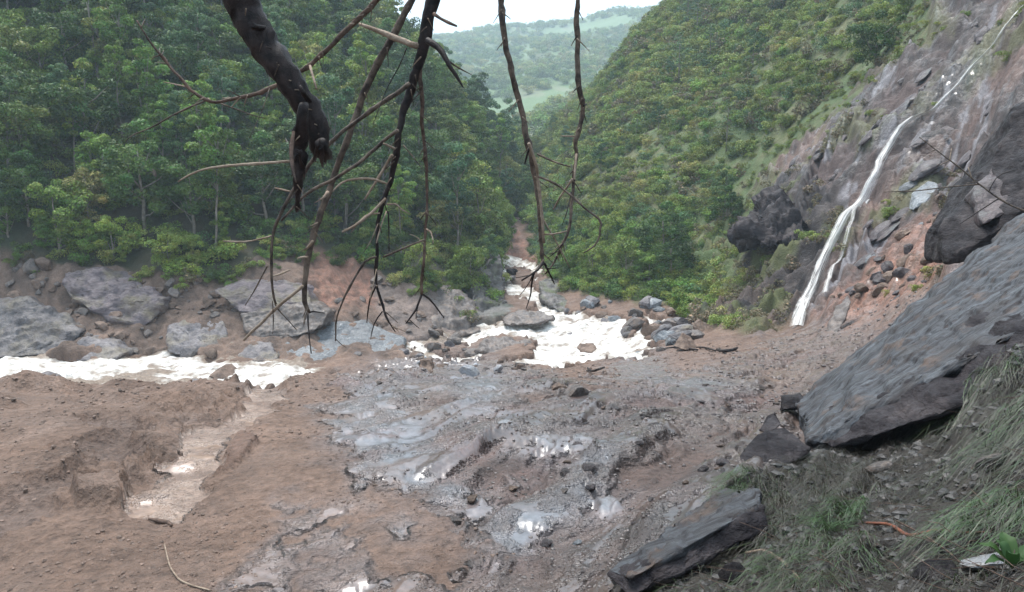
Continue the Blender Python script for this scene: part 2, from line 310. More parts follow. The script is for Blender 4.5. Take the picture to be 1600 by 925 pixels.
# ---------------------------------------------------------------- helpers
def put(o, parent=None):
    C.objects.link(o)
    if parent: o.parent = parent
    return o
def mesh_np(name, V, Fc, mat=None, cols=None, wet=None, smooth=True):
    V = np.asarray(V, np.float32); Fc = np.asarray(Fc, np.int32); k = Fc.shape[1]
    m = bpy.data.meshes.new(name); m.vertices.add(len(V)); m.vertices.foreach_set('co', V.ravel())
    m.loops.add(Fc.size); m.loops.foreach_set('vertex_index', Fc.ravel())
    m.polygons.add(len(Fc)); m.polygons.foreach_set('loop_start', np.arange(0, Fc.size, k, dtype=np.int32))
    m.polygons.foreach_set('use_smooth', np.full(len(Fc), smooth))
    if cols is not None:
        a = m.attributes.new('tint', 'FLOAT_COLOR', 'POINT')
        a.data.foreach_set('color', np.c_[cols, np.ones(len(V))].astype(np.float32).ravel())
    if wet is not None:
        a = m.attributes.new('wet', 'FLOAT', 'POINT'); a.data.foreach_set('value', np.asarray(wet, np.float32))
    m.update(calc_edges=True)
    if mat: m.materials.append(mat)
    return m
def tag(o, label=None, cat=None, group=None, kind=None):
    if label: o['label'] = label
    if cat: o['category'] = cat
    if group: o['group'] = group
    if kind: o['kind'] = kind
    return o
def empty(name, loc, rz=0):
    o = bpy.data.objects.new(name, None); o.empty_display_size = .2; o.location = loc; o.rotation_euler = (0, 0, rz); C.objects.link(o); return o
def grid_faces(nr, nc, wrap=False):
    i = np.arange(nr - 1)[:, None]; j = np.arange(nc if wrap else nc - 1)[None]
    a = i * nc + j; b = i * nc + (j + 1) % nc; return np.stack([a, b, b + nc, a + nc], -1).reshape(-1, 4)

# ---------------------------------------------------------------- materials
def new_mat(name):
    m = bpy.data.materials.new(name); m.use_nodes = True; n = m.node_tree.nodes; n.clear(); return m, n, m.node_tree.links
def nz(n, l, vec, scale, detail=4, rough=.6, kind='ShaderNodeTexNoise'):
    t = n.new(kind); t.inputs['Scale'].default_value = scale
    if kind == 'ShaderNodeTexNoise': t.inputs['Detail'].default_value = detail; t.inputs['Roughness'].default_value = rough
    l.new(vec, t.inputs['Vector']); return t
def mathn(n, l, op, a, b=None, clamp=False):
    m = n.new('ShaderNodeMath'); m.operation = op; m.use_clamp = clamp
    for i, v in enumerate((a, b)):
        if v is None: continue
        if isinstance(v, (int, float)): m.inputs[i].default_value = v
        else: l.new(v, m.inputs[i])
    return m.outputs[0]
def mixc(n, l, f, a, b, mode='MIX'):
    m = n.new('ShaderNodeMix'); m.data_type = 'RGBA'; m.blend_type = mode
    for i, v in ((0, f), (6, a), (7, b)):
        if isinstance(v, (int, float)): m.inputs[i].default_value = v
        elif isinstance(v, tuple): m.inputs[i].default_value = (*v, 1)
        else: l.new(v, m.inputs[i])
    return m.outputs[2]
def ramp(n, l, f, lo, hi, a=0., b=1.):
    m = n.new('ShaderNodeMapRange'); m.clamp = True
    for i, v in enumerate((lo, hi, a, b)): m.inputs[i + 1].default_value = v
    l.new(f, m.inputs[0]); return m.outputs[0]
def bump(n, l, h, strength, dist, prev=None):
    b = n.new('ShaderNodeBump'); b.inputs['Strength'].default_value = strength; b.inputs['Distance'].default_value = dist
    l.new(h, b.inputs['Height'])
    if prev is not None: l.new(prev, b.inputs['Normal'])
    return b.outputs[0]
def surf(n, l, col, rough, normal=None, spec=None):
    p = n.new('ShaderNodeBsdfPrincipled')
    for k, v in (('Base Color', col), ('Roughness', rough)):
        if isinstance(v, tuple): p.inputs[k].default_value = (*v, 1)
        elif isinstance(v, (int, float)): p.inputs[k].default_value = v
        else: l.new(v, p.inputs[k])
    if normal is not None: l.new(normal, p.inputs['Normal'])
    if spec is not None: p.inputs['Specular IOR Level'].default_value = spec
    o = n.new('ShaderNodeOutputMaterial'); l.new(p.outputs[0], o.inputs[0]); return p, o

def ground_material():
    m, n, l = new_mat('soil and rock'); g = n.new('ShaderNodeNewGeometry').outputs['Position']
    t = n.new('ShaderNodeAttribute'); t.attribute_name = 'tint'; w = n.new('ShaderNodeAttribute'); w.attribute_name = 'wet'
    a = nz(n, l, g, 9, 8, .7); b = nz(n, l, g, 1.1, 6, .65); v = nz(n, l, g, 14, kind='ShaderNodeTexVoronoi')
    k = mathn(n, l, 'ADD', ramp(n, l, a.outputs[0], .3, .7, .55, 1.4), ramp(n, l, b.outputs[0], .3, .7, -.2, .2))
    cc = n.new('ShaderNodeVectorMath'); cc.operation = 'SCALE'; l.new(t.outputs['Color'], cc.inputs[0]); l.new(k, cc.inputs['Scale'])
    wn = mathn(n, l, 'ADD', w.outputs['Fac'], ramp(n, l, b.outputs[0], .35, .65, -.3, .3))
    ro = ramp(n, l, wn, .15, 1.0, .85, .30)
    bs = mathn(n, l, 'MULTIPLY', ramp(n, l, wn, .5, 1.0, 1, .06), 1.0)
    h = mathn(n, l, 'ADD', a.outputs[0], mathn(n, l, 'MULTIPLY', v.outputs['Distance'], .35))
    h2 = mathn(n, l, 'MULTIPLY', h, bs); hb = mathn(n, l, 'MULTIPLY', b.outputs[0], bs)
    nb = bump(n, l, h2, .9, .09); nb = bump(n, l, hb, .6, .35, nb)
    p, o = surf(n, l, cc.outputs[0], ro, nb, .5); l.new(ramp(n, l, wn, .5, 1.1, .4, 1.0), p.inputs['Specular IOR Level']); return m
M_GROUND = ground_material()
# ---------------------------------------------------------------- ground sheet
def seg(a, b, n): return list(np.exp(np.linspace(math.log(a), math.log(b), n, endpoint=False)))
rad = np.array([1.0, 1.6] + seg(2.2, 40, 330) + seg(40, 76, 290) + seg(76, 130, 110) + seg(130, 270, 60) + seg(270, 2200, 130) + [2200, 2700, 3200, 4000])
azm = np.concatenate([np.linspace(-math.pi, -.95, 50, endpoint=False), np.linspace(-.95, -.63, 40, endpoint=False),
                      np.linspace(-.63, .63, 720, endpoint=False), np.linspace(.63, .95, 40, endpoint=False), np.linspace(.95, math.pi, 50, endpoint=False)])
AA, RR = np.meshgrid(azm, rad)
gx = (RR * np.sin(AA)).ravel(); gy = (RR * np.cos(AA)).ravel()
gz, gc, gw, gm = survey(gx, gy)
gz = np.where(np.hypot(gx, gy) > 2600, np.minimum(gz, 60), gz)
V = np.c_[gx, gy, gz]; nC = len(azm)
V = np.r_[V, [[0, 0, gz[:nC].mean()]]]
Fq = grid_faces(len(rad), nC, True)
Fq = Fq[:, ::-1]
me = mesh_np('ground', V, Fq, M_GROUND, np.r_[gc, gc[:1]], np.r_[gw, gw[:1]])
ground = put(bpy.data.objects.new('ground', me)); tag(ground, kind='structure')
print('ground zmin', gz.min(), 'zmax', gz.max())

# ---------------------------------------------------------------- river
def water_material():
    m, n, l = new_mat('white water'); g = n.new('ShaderNodeNewGeometry').outputs['Position']
    a = nz(n, l, g, .9, 6, .65); b = nz(n, l, g, 5, 5, .6)
    at_ = n.new('ShaderNodeAttribute'); at_.attribute_name = 'tint'; k = mathn(n, l, 'MULTIPLY', ramp(n, l, a.outputs[0], .37, .56, .12, 1), ramp(n, l, at_.outputs['Fac'], 0, 1))
    c = mixc(n, l, k, (.19,.14,.105), (.80,.78,.74)); c = mixc(n, l, ramp(n, l, b.outputs[0], .52, .68, 0, .5), c, (.42,.34,.27))
    nb = bump(n, l, a.outputs[0], .8, .8); nb = bump(n, l, b.outputs[0], .6, .15, nb)
    p, o = surf(n, l, c, .45, nb); p.inputs['Subsurface Weight'].default_value = 0
    return m
M_WATER = water_material()
def water_sheet(name, poly, zfun, grow):
    P = np.array(poly, float)
    pts = np.array([hit(a, b) for a, b in poly])
    px0, px1 = P[:, 0].min(), P[:, 0].max()
    return pts
rv = ss(-10, -1, gm['dr'])
zb = Hbase(gx, gy)
q = ss(65, 115, gy)
foam = fbm(gx / 2.2, gy / 2.2, o=4) * .30 + (billow(gx / .9, gy / .9) - .3) * .35
dl = sdist(gm['px'], gm['py'], RIVL)
# level of the water: just under the surrounding banks, following the fall of the bed
zl = np.where(gm['px'] < 560, -13.25 + (gy - 57) * .012, zb - .42)
zw = zl + foam
keep = (rv > .02) & (gy > 30) & (np.hypot(gx, gy) < 200)
kf = keep[Fq].any(axis=1); Fw = Fq[kf]; used, inv = np.unique(Fw, return_inverse=True); ft = ss(-1, 9, gm['dr'] + fbm(gx / .9 + 8, gy / .9, o=4) * 9)
me = mesh_np('river', np.c_[gx, gy, zw][used], inv.reshape(-1, 4), M_WATER, np.repeat(ft[:, None], 3, 1)[used])
river = put(bpy.data.objects.new('river', me)); tag(river, kind='structure')
# ---------------------------------------------------------------- rocks
def rock_material(name, c1, c2, c3, rough=.55, s=1.0, moss=0.0, streak=None, rot=None):
    m, n, l = new_mat(name)
    tc = n.new('ShaderNodeTexCoord').outputs['Object']; oi = n.new('ShaderNodeObjectInfo')
    sh = n.new('ShaderNodeVectorMath'); sh.operation = 'MULTIPLY_ADD'
    if rot:
        mp = n.new('ShaderNodeVectorRotate'); mp.rotation_type = 'EULER_XYZ'; mp.invert = True; mp.inputs['Rotation'].default_value = rot; l.new(tc, mp.inputs['Vector']); l.new(mp.outputs[0], sh.inputs[0])
    else: l.new(tc, sh.inputs[0])
    sh.inputs[1].default_value = streak or (1, 1, 1)
    rv_ = n.new('ShaderNodeCombineXYZ'); l.new(mathn(n, l, 'MULTIPLY', oi.outputs['Random'], 40), rv_.inputs[0]); l.new(rv_.outputs[0], sh.inputs[2])
    p = sh.outputs[0]
    a = nz(n, l, p, 1.6 * s, 6, .65); b = nz(n, l, p, 9 * s, 6, .7); d = nz(n, l, tc, .8 * s, 4, .6)
    c = mixc(n, l, ramp(n, l, a.outputs[0], .35, .62), c1, c2); c = mixc(n, l, ramp(n, l, d.outputs[0], .5, .68, 0, .8), c, c3)
    ge = n.new('ShaderNodeNewGeometry')
    sx = n.new('ShaderNodeSeparateXYZ'); l.new(ge.outputs['Normal'], sx.inputs[0])
    if rot:
        gr_ = nz(n, l, tc, 40, 6, .75); ms_ = nz(n, l, tc, 2.3, 5, .65); c = mixc(n, l, ramp(n, l, gr_.outputs[0], .35, .65, .55, 0), c, (.02, .018, .02)); c = mixc(n, l, ramp(n, l, ms_.outputs[0], .55, .66, 0, .75), c, (.10, .066, .05))
    if moss:
        mm = mathn(n, l, 'MULTIPLY', ramp(n, l, d.outputs[0], .48, .64), ramp(n, l, sx.outputs[2], .2, .8, 0, moss)); c = mixc(n, l, mm, c, (.07, .085, .025))
    k = ramp(n, l, b.outputs[0], .3, .7, .6, 1.35)
    cc = n.new('ShaderNodeVectorMath'); cc.operation = 'SCALE'; l.new(c, cc.inputs[0]); l.new(k, cc.inputs['Scale'])
    ob = mathn(n, l, 'ADD', ramp(n, l, oi.outputs['Random'], 0, 1, .75, 1.2), 0); c2_ = n.new('ShaderNodeVectorMath'); c2_.operation = 'SCALE'; l.new(cc.outputs[0], c2_.inputs[0]); l.new(ob, c2_.inputs['Scale'])
    nb = bump(n, l, a.outputs[0], .8, (.07 if rot else .25) / s); nb = bump(n, l, b.outputs[0], .7, .05 / s, nb)
    surf(n, l, c2_.outputs[0], ramp(n, l, a.outputs[0], .35, .7, rough - .15, rough + .2), nb, .1 if 'dark' in name else .2 if rot else .35); return m
R_GREY = rock_material('grey river rock', (.165,.148,.15), (.085,.076,.08), (.19,.145,.115), .5, .6, .25)
R_PURP = rock_material('purplish rock', (.165,.133,.14), (.09,.073,.079), (.16,.12,.09), .55, .5, .35, (1, 1, 2.2))
R_BROWN = rock_material('muddy brown rock', (.17,.112,.082), (.09,.062,.048), (.21,.15,.115), .7, 1.2)
R_BLUE = rock_material('wet blue grey rock', (.19,.205,.22), (.115,.12,.13), (.24,.25,.26), .35, .6)
R_PALE = rock_material('pale stone', (.36,.37,.39), (.26,.26,.28), (.40,.38,.36), .45, 4)
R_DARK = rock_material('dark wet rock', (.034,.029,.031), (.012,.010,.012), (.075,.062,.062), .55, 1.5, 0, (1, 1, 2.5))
R_MID = rock_material('mixed rubble rock', (.14,.118,.108), (.075,.062,.057), (.19,.14,.11), .5, 2)
R_CLIFF = rock_material('gorge wall rock', (.13,.115,.11), (.07,.065,.06), (.17,.15,.13), .55, .7, .8)
R_SCAR = rock_material('wet slope rock', (.095,.072,.072), (.04,.031,.034), (.12,.12,.135), .45, 1.2, .2)
ICO = {}
def ico(sub):
    if sub not in ICO:
        b = bmesh.new(); bmesh.ops.create_icosphere(b, subdivisions=sub, radius=1); b.verts.ensure_lookup_table()
        ICO[sub] = (np.array([v.co[:] for v in b.verts]), np.array([[v.index for v in f.verts] for f in b.faces])); b.free()
    return ICO[sub]
def rock_verts(rng, sub, size, planes=9, rough=.06):
    V, Fc = ico(sub); V = V.copy()
    for _ in range(planes):
        n = rng.normal(size=3); n /= np.linalg.norm(n); d = rng.uniform(.5, .82)
        V -= np.maximum(0, V @ n - d)[:, None] * n
    o = rng.uniform(0, 90)
    V *= 1 + rough * fbm(V[:, 0] * 2 + o, V[:, 1] * 2, V[:, 2] * 2, o=3)[:, None]
    if sub >= 3: V *= 1 + rough * .5 * fbm(V[:, 0] * 7 + o, V[:, 1] * 7, V[:, 2] * 7, o=2)[:, None]
    return V * np.array(size), Fc
rr = np.random.default_rng(5)
def rock_mesh(name, sub, size, mat, planes=9, rough=.07, smooth=False):
    V, Fc = rock_verts(rr, sub, size, planes, rough); return mesh_np(name, V, Fc, mat, smooth=smooth)
ROCKS = {}
for key, mt in (('grey', R_GREY), ('brown', R_BROWN), ('mid', R_MID), ('dark', R_DARK), ('blue', R_BLUE), ('pale', R_PALE), ('scar', R_SCAR)):
    ROCKS[key] = [rock_mesh('rock', 2, (1, rr.uniform(.65, .95), rr.uniform(.45, .7)), mt) for _ in range(4)]
def stone(name, label, cat, x, y, z, s, key, group=None, flat=1.0, sink=.25, rz=None):
    o = bpy.data.objects.new(name, ROCKS[key][rr.integers(4)]); o.scale = (s, s, s * flat)
    q = slope_rot(x, y); up = q @ Vector((0, 0, 1)); o.location = Vector((x, y, z)) + up * (s * flat * .6 * (1 - 2 * sink))
    from mathutils import Euler
    o.rotation_euler = (q @ Euler((rr.uniform(-.3, .3) * flat, rr.uniform(-.3, .3) * flat, rr.uniform(0, 6.3) if rz is None else rz)).to_quaternion()).to_euler()
    put(o); tag(o, label, cat, group); return o
def slope_rot(x, y):
    e = .6 + .01 * math.hypot(x, y); h = Hbase(np.array([x - e, x + e, x, x]), np.array([y, y, y - e, y + e]))
    nrm = Vector((-(h[1] - h[0]) / (2 * e), -(h[3] - h[2]) / (2 * e), 1)).normalized(); return Vector((0, 0, 1)).rotation_difference(nrm)
def hull_rock(name, label, front, push, mat, L=.35, amp=.12, back=.85, cat='boulder', bev=.12, group=None, base=None, crease=1.0, fs=1.0, strata=.5):
    """a block from its corner points (bearing, elevation, distance); push = its depth as a vector"""
    if base:
        k = hit(*base)[1] / min(p[2] for p in front); front = [(p[0], p[1], p[2] * k) for p in front]
    P = np.array([at(*p) for p in front]); cen = P.mean(0); B = cen + (P - cen) * back + np.array(push)
    A = np.r_[P, B]; org = A.mean(0); org = np.array([org[0], org[1], A[:, 2].min()])
    b = bmesh.new()
    for v in A: b.verts.new(v - org)
    r = bmesh.ops.convex_hull(b, input=b.verts)
    bmesh.ops.delete(b, geom=list({g for g in r['geom_interior'] + r['geom_unused'] if isinstance(g, bmesh.types.BMVert)}), context='VERTS')
    bmesh.ops.recalc_face_normals(b, faces=b.faces)
    bmesh.ops.dissolve_limit(b, angle_limit=.12, verts=b.verts, edges=b.edges)
    try: bmesh.ops.bevel(b, geom=b.edges[:], offset=bev, segments=2, profile=.6, affect='EDGES', clamp_overlap=True)
    except Exception: pass
    bmesh.ops.triangulate(b, faces=b.faces)
    for _ in range(7):
        es = [e for e in b.edges if e.calc_length() > L]
        if not es: break
        bmesh.ops.subdivide_edges(b, edges=es, cuts=1); bmesh.ops.triangulate(b, faces=[f for f in b.faces if len(f.verts) > 3])
    bmesh.ops.recalc_face_normals(b, faces=b.faces); b.normal_update()
    Vv = np.array([v.co[:] for v in b.verts]); N = np.array([v.normal[:] for v in b.verts]); o = rr.uniform(0, 50)
    q = Vv * fs / max(.3, L * 4)
    d = fbm(q[:, 0] + o, q[:, 1], q[:, 2], o=4) * amp + (np.abs(vn(q[:, 0] * .6 + o, q[:, 1] * .6, q[:, 2] * 1.6)) - .3) * -amp * crease
    w_ = Vv / max(.3, L * 3.2); st_ = fbm(w_[:, 0] + o, w_[:, 1] * .6, w_[:, 2] * 1.8 + o, o=3) * 2.2; d += (np.round(st_) * .75 + st_ * .25) * amp * strata
    Vv = Vv + N * d[:, None]
    Fc = np.array([[v.index for v in f.verts] for f in b.faces]); b.free()
    me = mesh_np(name, Vv, Fc, mat); ob = bpy.data.objects.new(name, me); ob.location = org; put(ob); tag(ob, label, cat, group); return ob

# left bank: the great boulders above the white water
hull_rock('boulder', 'big angular purplish block hanging on the far bank under the green bushes', [(98,428,67),(140,418,68),(200,424,69),(240,452,68),(255,466,66.5),(250,490,65.5),(222,512,64.5),(192,514,64.5),(150,488,64.5),(104,462,65.5)], (.8,5,-.6), R_PURP, .3, .22)
hull_rock('boulder', 'broad grey rock mass at the left edge rising from the white water', [(-70,470,64),(40,466,65),(105,492,64),(128,520,62.5),(98,552,61),(0,560,60),(-70,560,60)], (-1,6,-.5), R_GREY, .35, .25)
hull_rock('boulder', 'low dark-sided boulder at the water between two bigger rocks', [(103,545,60.5),(130,528,61.5),(172,532,61.5),(192,552,60.5),(175,566,59.5),(112,564,59.5)], (.3,3,-.4), R_GREY, .22, .14)
hull_rock('boulder', 'grey blocky boulder on the bank just left of the split block', [(263,508,64),(300,496,65.5),(345,500,65.5),(366,528,64),(372,556,61.5),(300,562,61),(262,548,62)], (.3,4,-.5), R_GREY, .28, .2)
hull_rock('boulder', 'flat topped purple grey upper half of the split block on the bank', [(333,452,67),(368,437,69),(440,436,70),(478,450,69),(486,478,66.5),(430,492,65.5),(372,486,65.5)], (.6,5,-.4), R_PURP, .28, .18)
hull_rock('boulder', 'undercut tan block wedged beneath the flat purple slab on the bank', [(376,492,65.2),(440,480,65.6),(480,470,66),(512,488,65),(505,510,64),(462,526,63.4),(400,534,63.4),(384,515,64)], (.4,4,-.3), R_MID, .25, .16)
hull_rock('boulder', 'long smooth blue grey slab dipping into the river bend', [(432,548,62),(470,520,64.5),(505,502,67),(570,503,67.5),(632,528,65.5),(628,548,63.5),(590,560,62),(500,575,60),(440,575,60)], (.5,4,-1.2), R_BLUE, .3, .14)
hull_rock('boulder', 'tilted grey rock at the water foot of the split block', [(362,545,62),(392,532,62.8),(424,536,62.3),(434,560,60.6),(420,576,59.6),(385,574,59.6)], (.2,2.5,-.3), R_GREY, .2, .12)
hull_rock('rock_outcrop', 'brown cracked rock wall on the far bank left of the gorge', [(592,470,73),(640,452,76),(705,444,78),(735,470,77),(748,520,72),(700,532,69),(640,534,68),(600,505,70)], (0,6,-.5), R_MID, .35, .3, cat='rock')
hull_rock('rock_outcrop', 'dark mossy rock pillar at the mouth of the gorge', [(738,455,78),(752,420,83),(778,400,88),(788,430,85),(786,480,79),(782,505,76),(746,505,75)], (-1.5,7,0), R_CLIFF, .4, .4, cat='rock')
hull_rock('rock_outcrop', 'low grey rock shelf on the right side of the gorge mouth', [(842,440,86),(880,438,88),(935,455,86),(925,488,78),(880,490,76),(848,470,80)], (1.5,7,0), R_CLIFF, .4, .4, cat='rock')
hull_rock('boulder', 'flat muddy island of rubble in the middle of the white pool', [(742,548,60.5),(752,532,62),(790,526,63),(832,536,62),(822,548,60),(775,556,59)], (0,2.2,-.3), R_MID, .2, .22)
hull_rock('boulder', 'brown rock bar across the foot of the upper rapid', [(782,502,71),(800,488,73),(850,490,73),(866,498,71.5),(840,506,70),(795,508,70)], (0,3,-.4), R_MID, .25, .2)
hull_rock('boulder', 'rounded brown rock alone in the foam of the pool', [(903,546,56),(906,538,56.6),(926,537,56.6),(933,544,56),(926,552,55.5),(908,551,55.5)], (0,.9,-.1), R_BROWN, .1, .06, bev=.1, base=(918,552))
hull_rock('boulder', 'pointed two-toned rock standing on the mud at the edge of the boulder bar', [(1052,540,46.2),(1066,521,47),(1078,526,47),(1092,546,46.2),(1070,547,45.6)], (.3,1.4,-.3), R_BROWN, .12, .05, bev=.05, base=(1075,548))
hull_rock('boulder', 'dark rock half buried above the tan pointed rock', [(1056,505,52),(1066,497,53),(1085,500,53),(1086,512,52),(1064,512,51.6)], (.2,1.4,-.2), R_DARK, .14, .07, bev=.06, base=(1070,514))
hull_rock('boulder', 'rust brown rock beside the dark half buried rock', [(1082,505,51),(1092,500,52),(1106,508,52),(1102,520,50.5),(1086,518,50.4)], (.2,1.2,-.2), R_BROWN, .12, .06, bev=.06, base=(1095,520))
hull_rock('boulder', 'upright brown stone block standing on the wet shore mud', [(655,582,37),(657,563,37.4),(672,561,37.4),(676,582,37)], (.1,.5,0), R_BROWN, .1, .05, bev=.04, base=(665,584))
for px, py, s, k, lb in [(228,601,.95,'grey','rounded grey rock at the near edge of the left white water'), (308,604,.75,'grey','small grey rock at the near edge of the water beside the brown mud lump'),
                         (75,606,1.6,'grey','mossy grey rock breaking the foam near the left edge'), (300,556,1.1,'grey','grey rock in the foam at the far side of the left channel'),
                         (330,556,.8,'brown','small brown rock in the foam beside the grey one at the far side'), (405,568,.7,'mid','small rock at the tail of the left foam under the tilted rock'),
                         (465,598,.8,'brown','brown rock lump on the near shore at the end of the left foam'), (352,592,1.5,'brown','broad brown mud covered rock on the near shore of the left channel'),
                         (610,540,.6,'mid','small rock below the end of the long blue grey slab'), (560,556,.5,'grey','small rock on the shore below the long blue grey slab')]:
    p = hit(px, py); stone('boulder', lb, 'boulder', p[0], p[1], p[2], s, k, sink=.35)

FALLW = [[(1480,172),(1425,205),(1378,268),(1366,300),(1345,330),(1320,375),(1298,420),(1275,460),(1243,508)],[(1600,15),(1575,60),(1545,105),(1515,140),(1480,172)]]
def near_fall(px, py):
    d = np.full(px.shape, 1e9)
    for L_ in FALLW:
        for (x1, y1), (x2, y2) in zip(L_[:-1], L_[1:]):
            t = np.clip(((px - x1) * (x2 - x1) + (py - y1) * (y2 - y1)) / ((x2 - x1) ** 2 + (y2 - y1) ** 2), 0, 1); d = np.minimum(d, np.hypot(px - x1 - t * (x2 - x1), py - y1 - t * (y2 - y1)))
    return d
def scatter(poly, n, smin, smax, keys, name, label, cat, group, minpx=5, flat=1, power=2.2, sink=.3, sub=None):
    P = np.array(poly, float); lo, hi = P.min(0), P.max(0); out = []
    c = np.array([hit(a, b) for a, b in poly]); x0, y0 = c[:, 0].min(), c[:, 1].min(); x1, y1 = c[:, 0].max(), c[:, 1].max()
    N = n * 14; x = rr.uniform(x0, x1, N); y = rr.uniform(y0, y1, N); z, _, _, g = survey(x, y)
    px, py = proj(x, y, Hbase(x, y)); ok = np.nonzero((sdist(px, py, poly) > 0) & (near_fall(px, py) > 26))[0][:n]
    for i in ok:
        s = smin + (smax - smin) * rr.random() ** power; k = keys[rr.integers(len(keys))]
        stone(name, label[k] if isinstance(label, dict) else label, cat, x[i], y[i], z[i], s, k, group, flat, sink)
bar = [(885,480),(930,470),(1000,462),(1045,490),(1080,500),(1090,530),(1060,548),(1000,550),(940,545),(890,525),(870,505)]
scatter(bar, 120, .35, 1.25, ['grey', 'grey', 'blue', 'mid', 'brown'], 'boulder', {'grey': 'grey boulder in the rubble bar right of the pool', 'blue': 'wet blue grey boulder in the rubble bar right of the pool', 'mid': 'grey brown boulder in the rubble bar right of the pool', 'brown': 'brown boulder in the rubble bar right of the pool'}, 'boulder', 'boulders of the bar beside the pool')
scatter([(100,470),(270,430),(330,440),(380,490),(270,500),(250,550),(190,548),(110,520)], 100, .2, .75, ['brown', 'brown', 'mid'], 'rubble_rock', {'brown': 'brown rubble rock on the far bank between the big boulders', 'mid': 'greyish rubble rock on the far bank between the big boulders'}, 'rock', 'rubble on the far bank')
scatter([(0,400),(90,415),(110,460),(60,470),(0,465)], 18, .3, 1.1, ['brown', 'mid'], 'rubble_rock', 'brown block on the bank under the trees at the left edge', 'rock', 'blocks on the bank at the left edge')
scatter([(520,480),(600,430),(690,455),(740,500),(740,530),(640,540),(560,500)], 28, .3, 1.0, ['mid', 'brown'], 'rubble_rock', 'muddy rock on the bank between the blue slab and the gorge', 'rock', 'rocks on the bank left of the gorge')
scatter([(628,540),(690,530),(745,545),(740,560),(660,566),(625,556)], 40, .3, .8, ['mid', 'grey', 'brown'], 'rubble_rock', 'small rock in the thin rapids at the left of the pool', 'rock', 'rocks in the thin rapids')
scatter([(782,398),(834,412),(836,450),(860,490),(800,470),(784,440)], 7, .3, .9, ['grey', 'dark'], 'boulder', 'dark boulder in the rapids inside the gorge', 'boulder', 'boulders in the gorge rapids')
scatter([(640,566),(760,556),(900,572),(1010,600),(900,640),(700,620),(560,600)], 60, .10, .42, ['mid', 'brown', 'pale'], 'stone', 'stone lying on the muddy flat below the pool', 'stone', 'stones on the muddy flat')
scatter([(1290,500),(1380,400),(1440,350),(1560,220),(1600,240),(1480,420),(1400,470)], 70, .2, .7, ['brown', 'scar'], 'rubble_rock', 'brown rubble rock on the red slope right of the waterfall', 'rock', 'rubble right of the waterfall')
scatter([(1320,330),(1370,250),(1440,230),(1480,180),(1560,120),(1600,160),(1540,230),(1460,330),(1400,400),(1340,420)], 26, .4, 1.5, ['blue', 'scar', 'scar'], 'slab_rock', {'blue': 'wet bluish rock slab beside the waterfall', 'scar': 'dark purplish rock slab beside the waterfall'}, 'rock', 'wet slabs beside the waterfall', flat=.32, sink=.42)
scatter([(1230,270),(1300,200),(1400,130),(1470,90),(1590,0),(1600,60),(1500,150),(1430,190),(1300,280)], 40, .3, 1.2, ['scar'], 'rubble_rock', 'dark wet rock bedded in the bare landslide slope', 'rock', 'rocks on the upper landslide', flat=.5, sink=.42)

scatter([(900,640),(1060,600),(1220,560),(1240,640),(1130,760),(960,880),(760,910),(700,800)], 110, .03, .11, ['scar', 'mid', 'brown', 'scar'], 'stone', {'scar': 'purplish stone in the striped debris below the tilted slab', 'mid': 'brownish stone in the striped debris below the tilted slab', 'brown': 'muddy brown stone in the striped debris below the tilted slab'}, 'stone', 'stones in the striped debris', flat=.7, power=2.0)
# near right: slabs and blocks torn from the slope
R_SLAB = rock_material('striated wet slab rock', (.115,.125,.14), (.022,.019,.022), (.045,.034,.030), .5, 2.2, 0, (.22, 2.4, 2.0), rot=(0, -.546, .19))
slab = hull_rock('slab_rock', 'huge tilted grey slab with a streaked wet face leaning on the right slope', [(1262,690,9.2),(1300,694,9.0),(1335,655,9.2),(1388,604,9.5),(1478,545,9.5),(1565,500,9.3),(1700,455,8.6),(1245,628,12.8),(1330,560,13.2),(1400,492,13.6),(1500,410,14),(1600,332,14.3),(1700,262,14.6)], (.12,.2,-.28), R_SLAB, .09, .03, cat='rock', bev=.02, back=1.0, crease=.6, fs=.6, strata=.9)
u = hull_rock('shaded_underside', None, [(1296,700,8.9),(1335,660,9.1),(1390,610,9.35),(1478,552,9.4),(1562,508,9.2),(1700,465,8.6),(1700,570,7.6),(1600,590,7.9),(1500,640,8.1),(1400,668,8.3),(1340,690,8.5)], (.5,1.6,-.1), R_DARK, .13, .07, cat=None, bev=.05)  # near-black hull: wet rock with the shade below the slab painted in
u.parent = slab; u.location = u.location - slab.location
small_slab = hull_rock('slab_rock', 'smaller tilted slab with a pale streaked top low in the grass', [(948,890,5.0),(985,903,4.7),(1065,858,4.9),(1140,812,5.2),(1195,785,5.4),(1180,755,6.2),(1140,764,6.4),(1030,828,5.8)], (.03,.06,-.10), R_SLAB, .05, .024, cat='rock', bev=.03, back=1.0, crease=1, fs=.7, strata=1.3)
u = hull_rock('shaded_underside', None, [(952,897,4.98),(985,908,4.75),(1065,864,4.95),(1140,818,5.2),(1195,790,5.4),(1196,826,5.25),(1120,866,5.0),(1040,905,4.75),(985,935,4.6)], (.12,.35,-.1), R_DARK, .07, .03, cat=None, bev=.02)  # same near-black hull, painting the shade along the small slab's side
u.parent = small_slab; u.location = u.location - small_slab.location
hull_rock('boulder', 'black four-cornered block overhanging at the right edge above the streaked slab', [(1600,165,19),(1558,228,19),(1520,292,18.5),(1474,360,18),(1480,412,17),(1535,372,16.5),(1605,325,16),(1760,300,15),(1760,120,18)], (1,3,-.4), R_DARK, .25, .1, bev=.06)
hull_rock('boulder', 'purplish block under the black overhanging one at the right edge', [(1520,300,17.6),(1550,262,18),(1580,300,17),(1572,332,16.5),(1535,352,16.5)], (.5,1,-.2), R_SCAR, .15, .08, bev=.05)
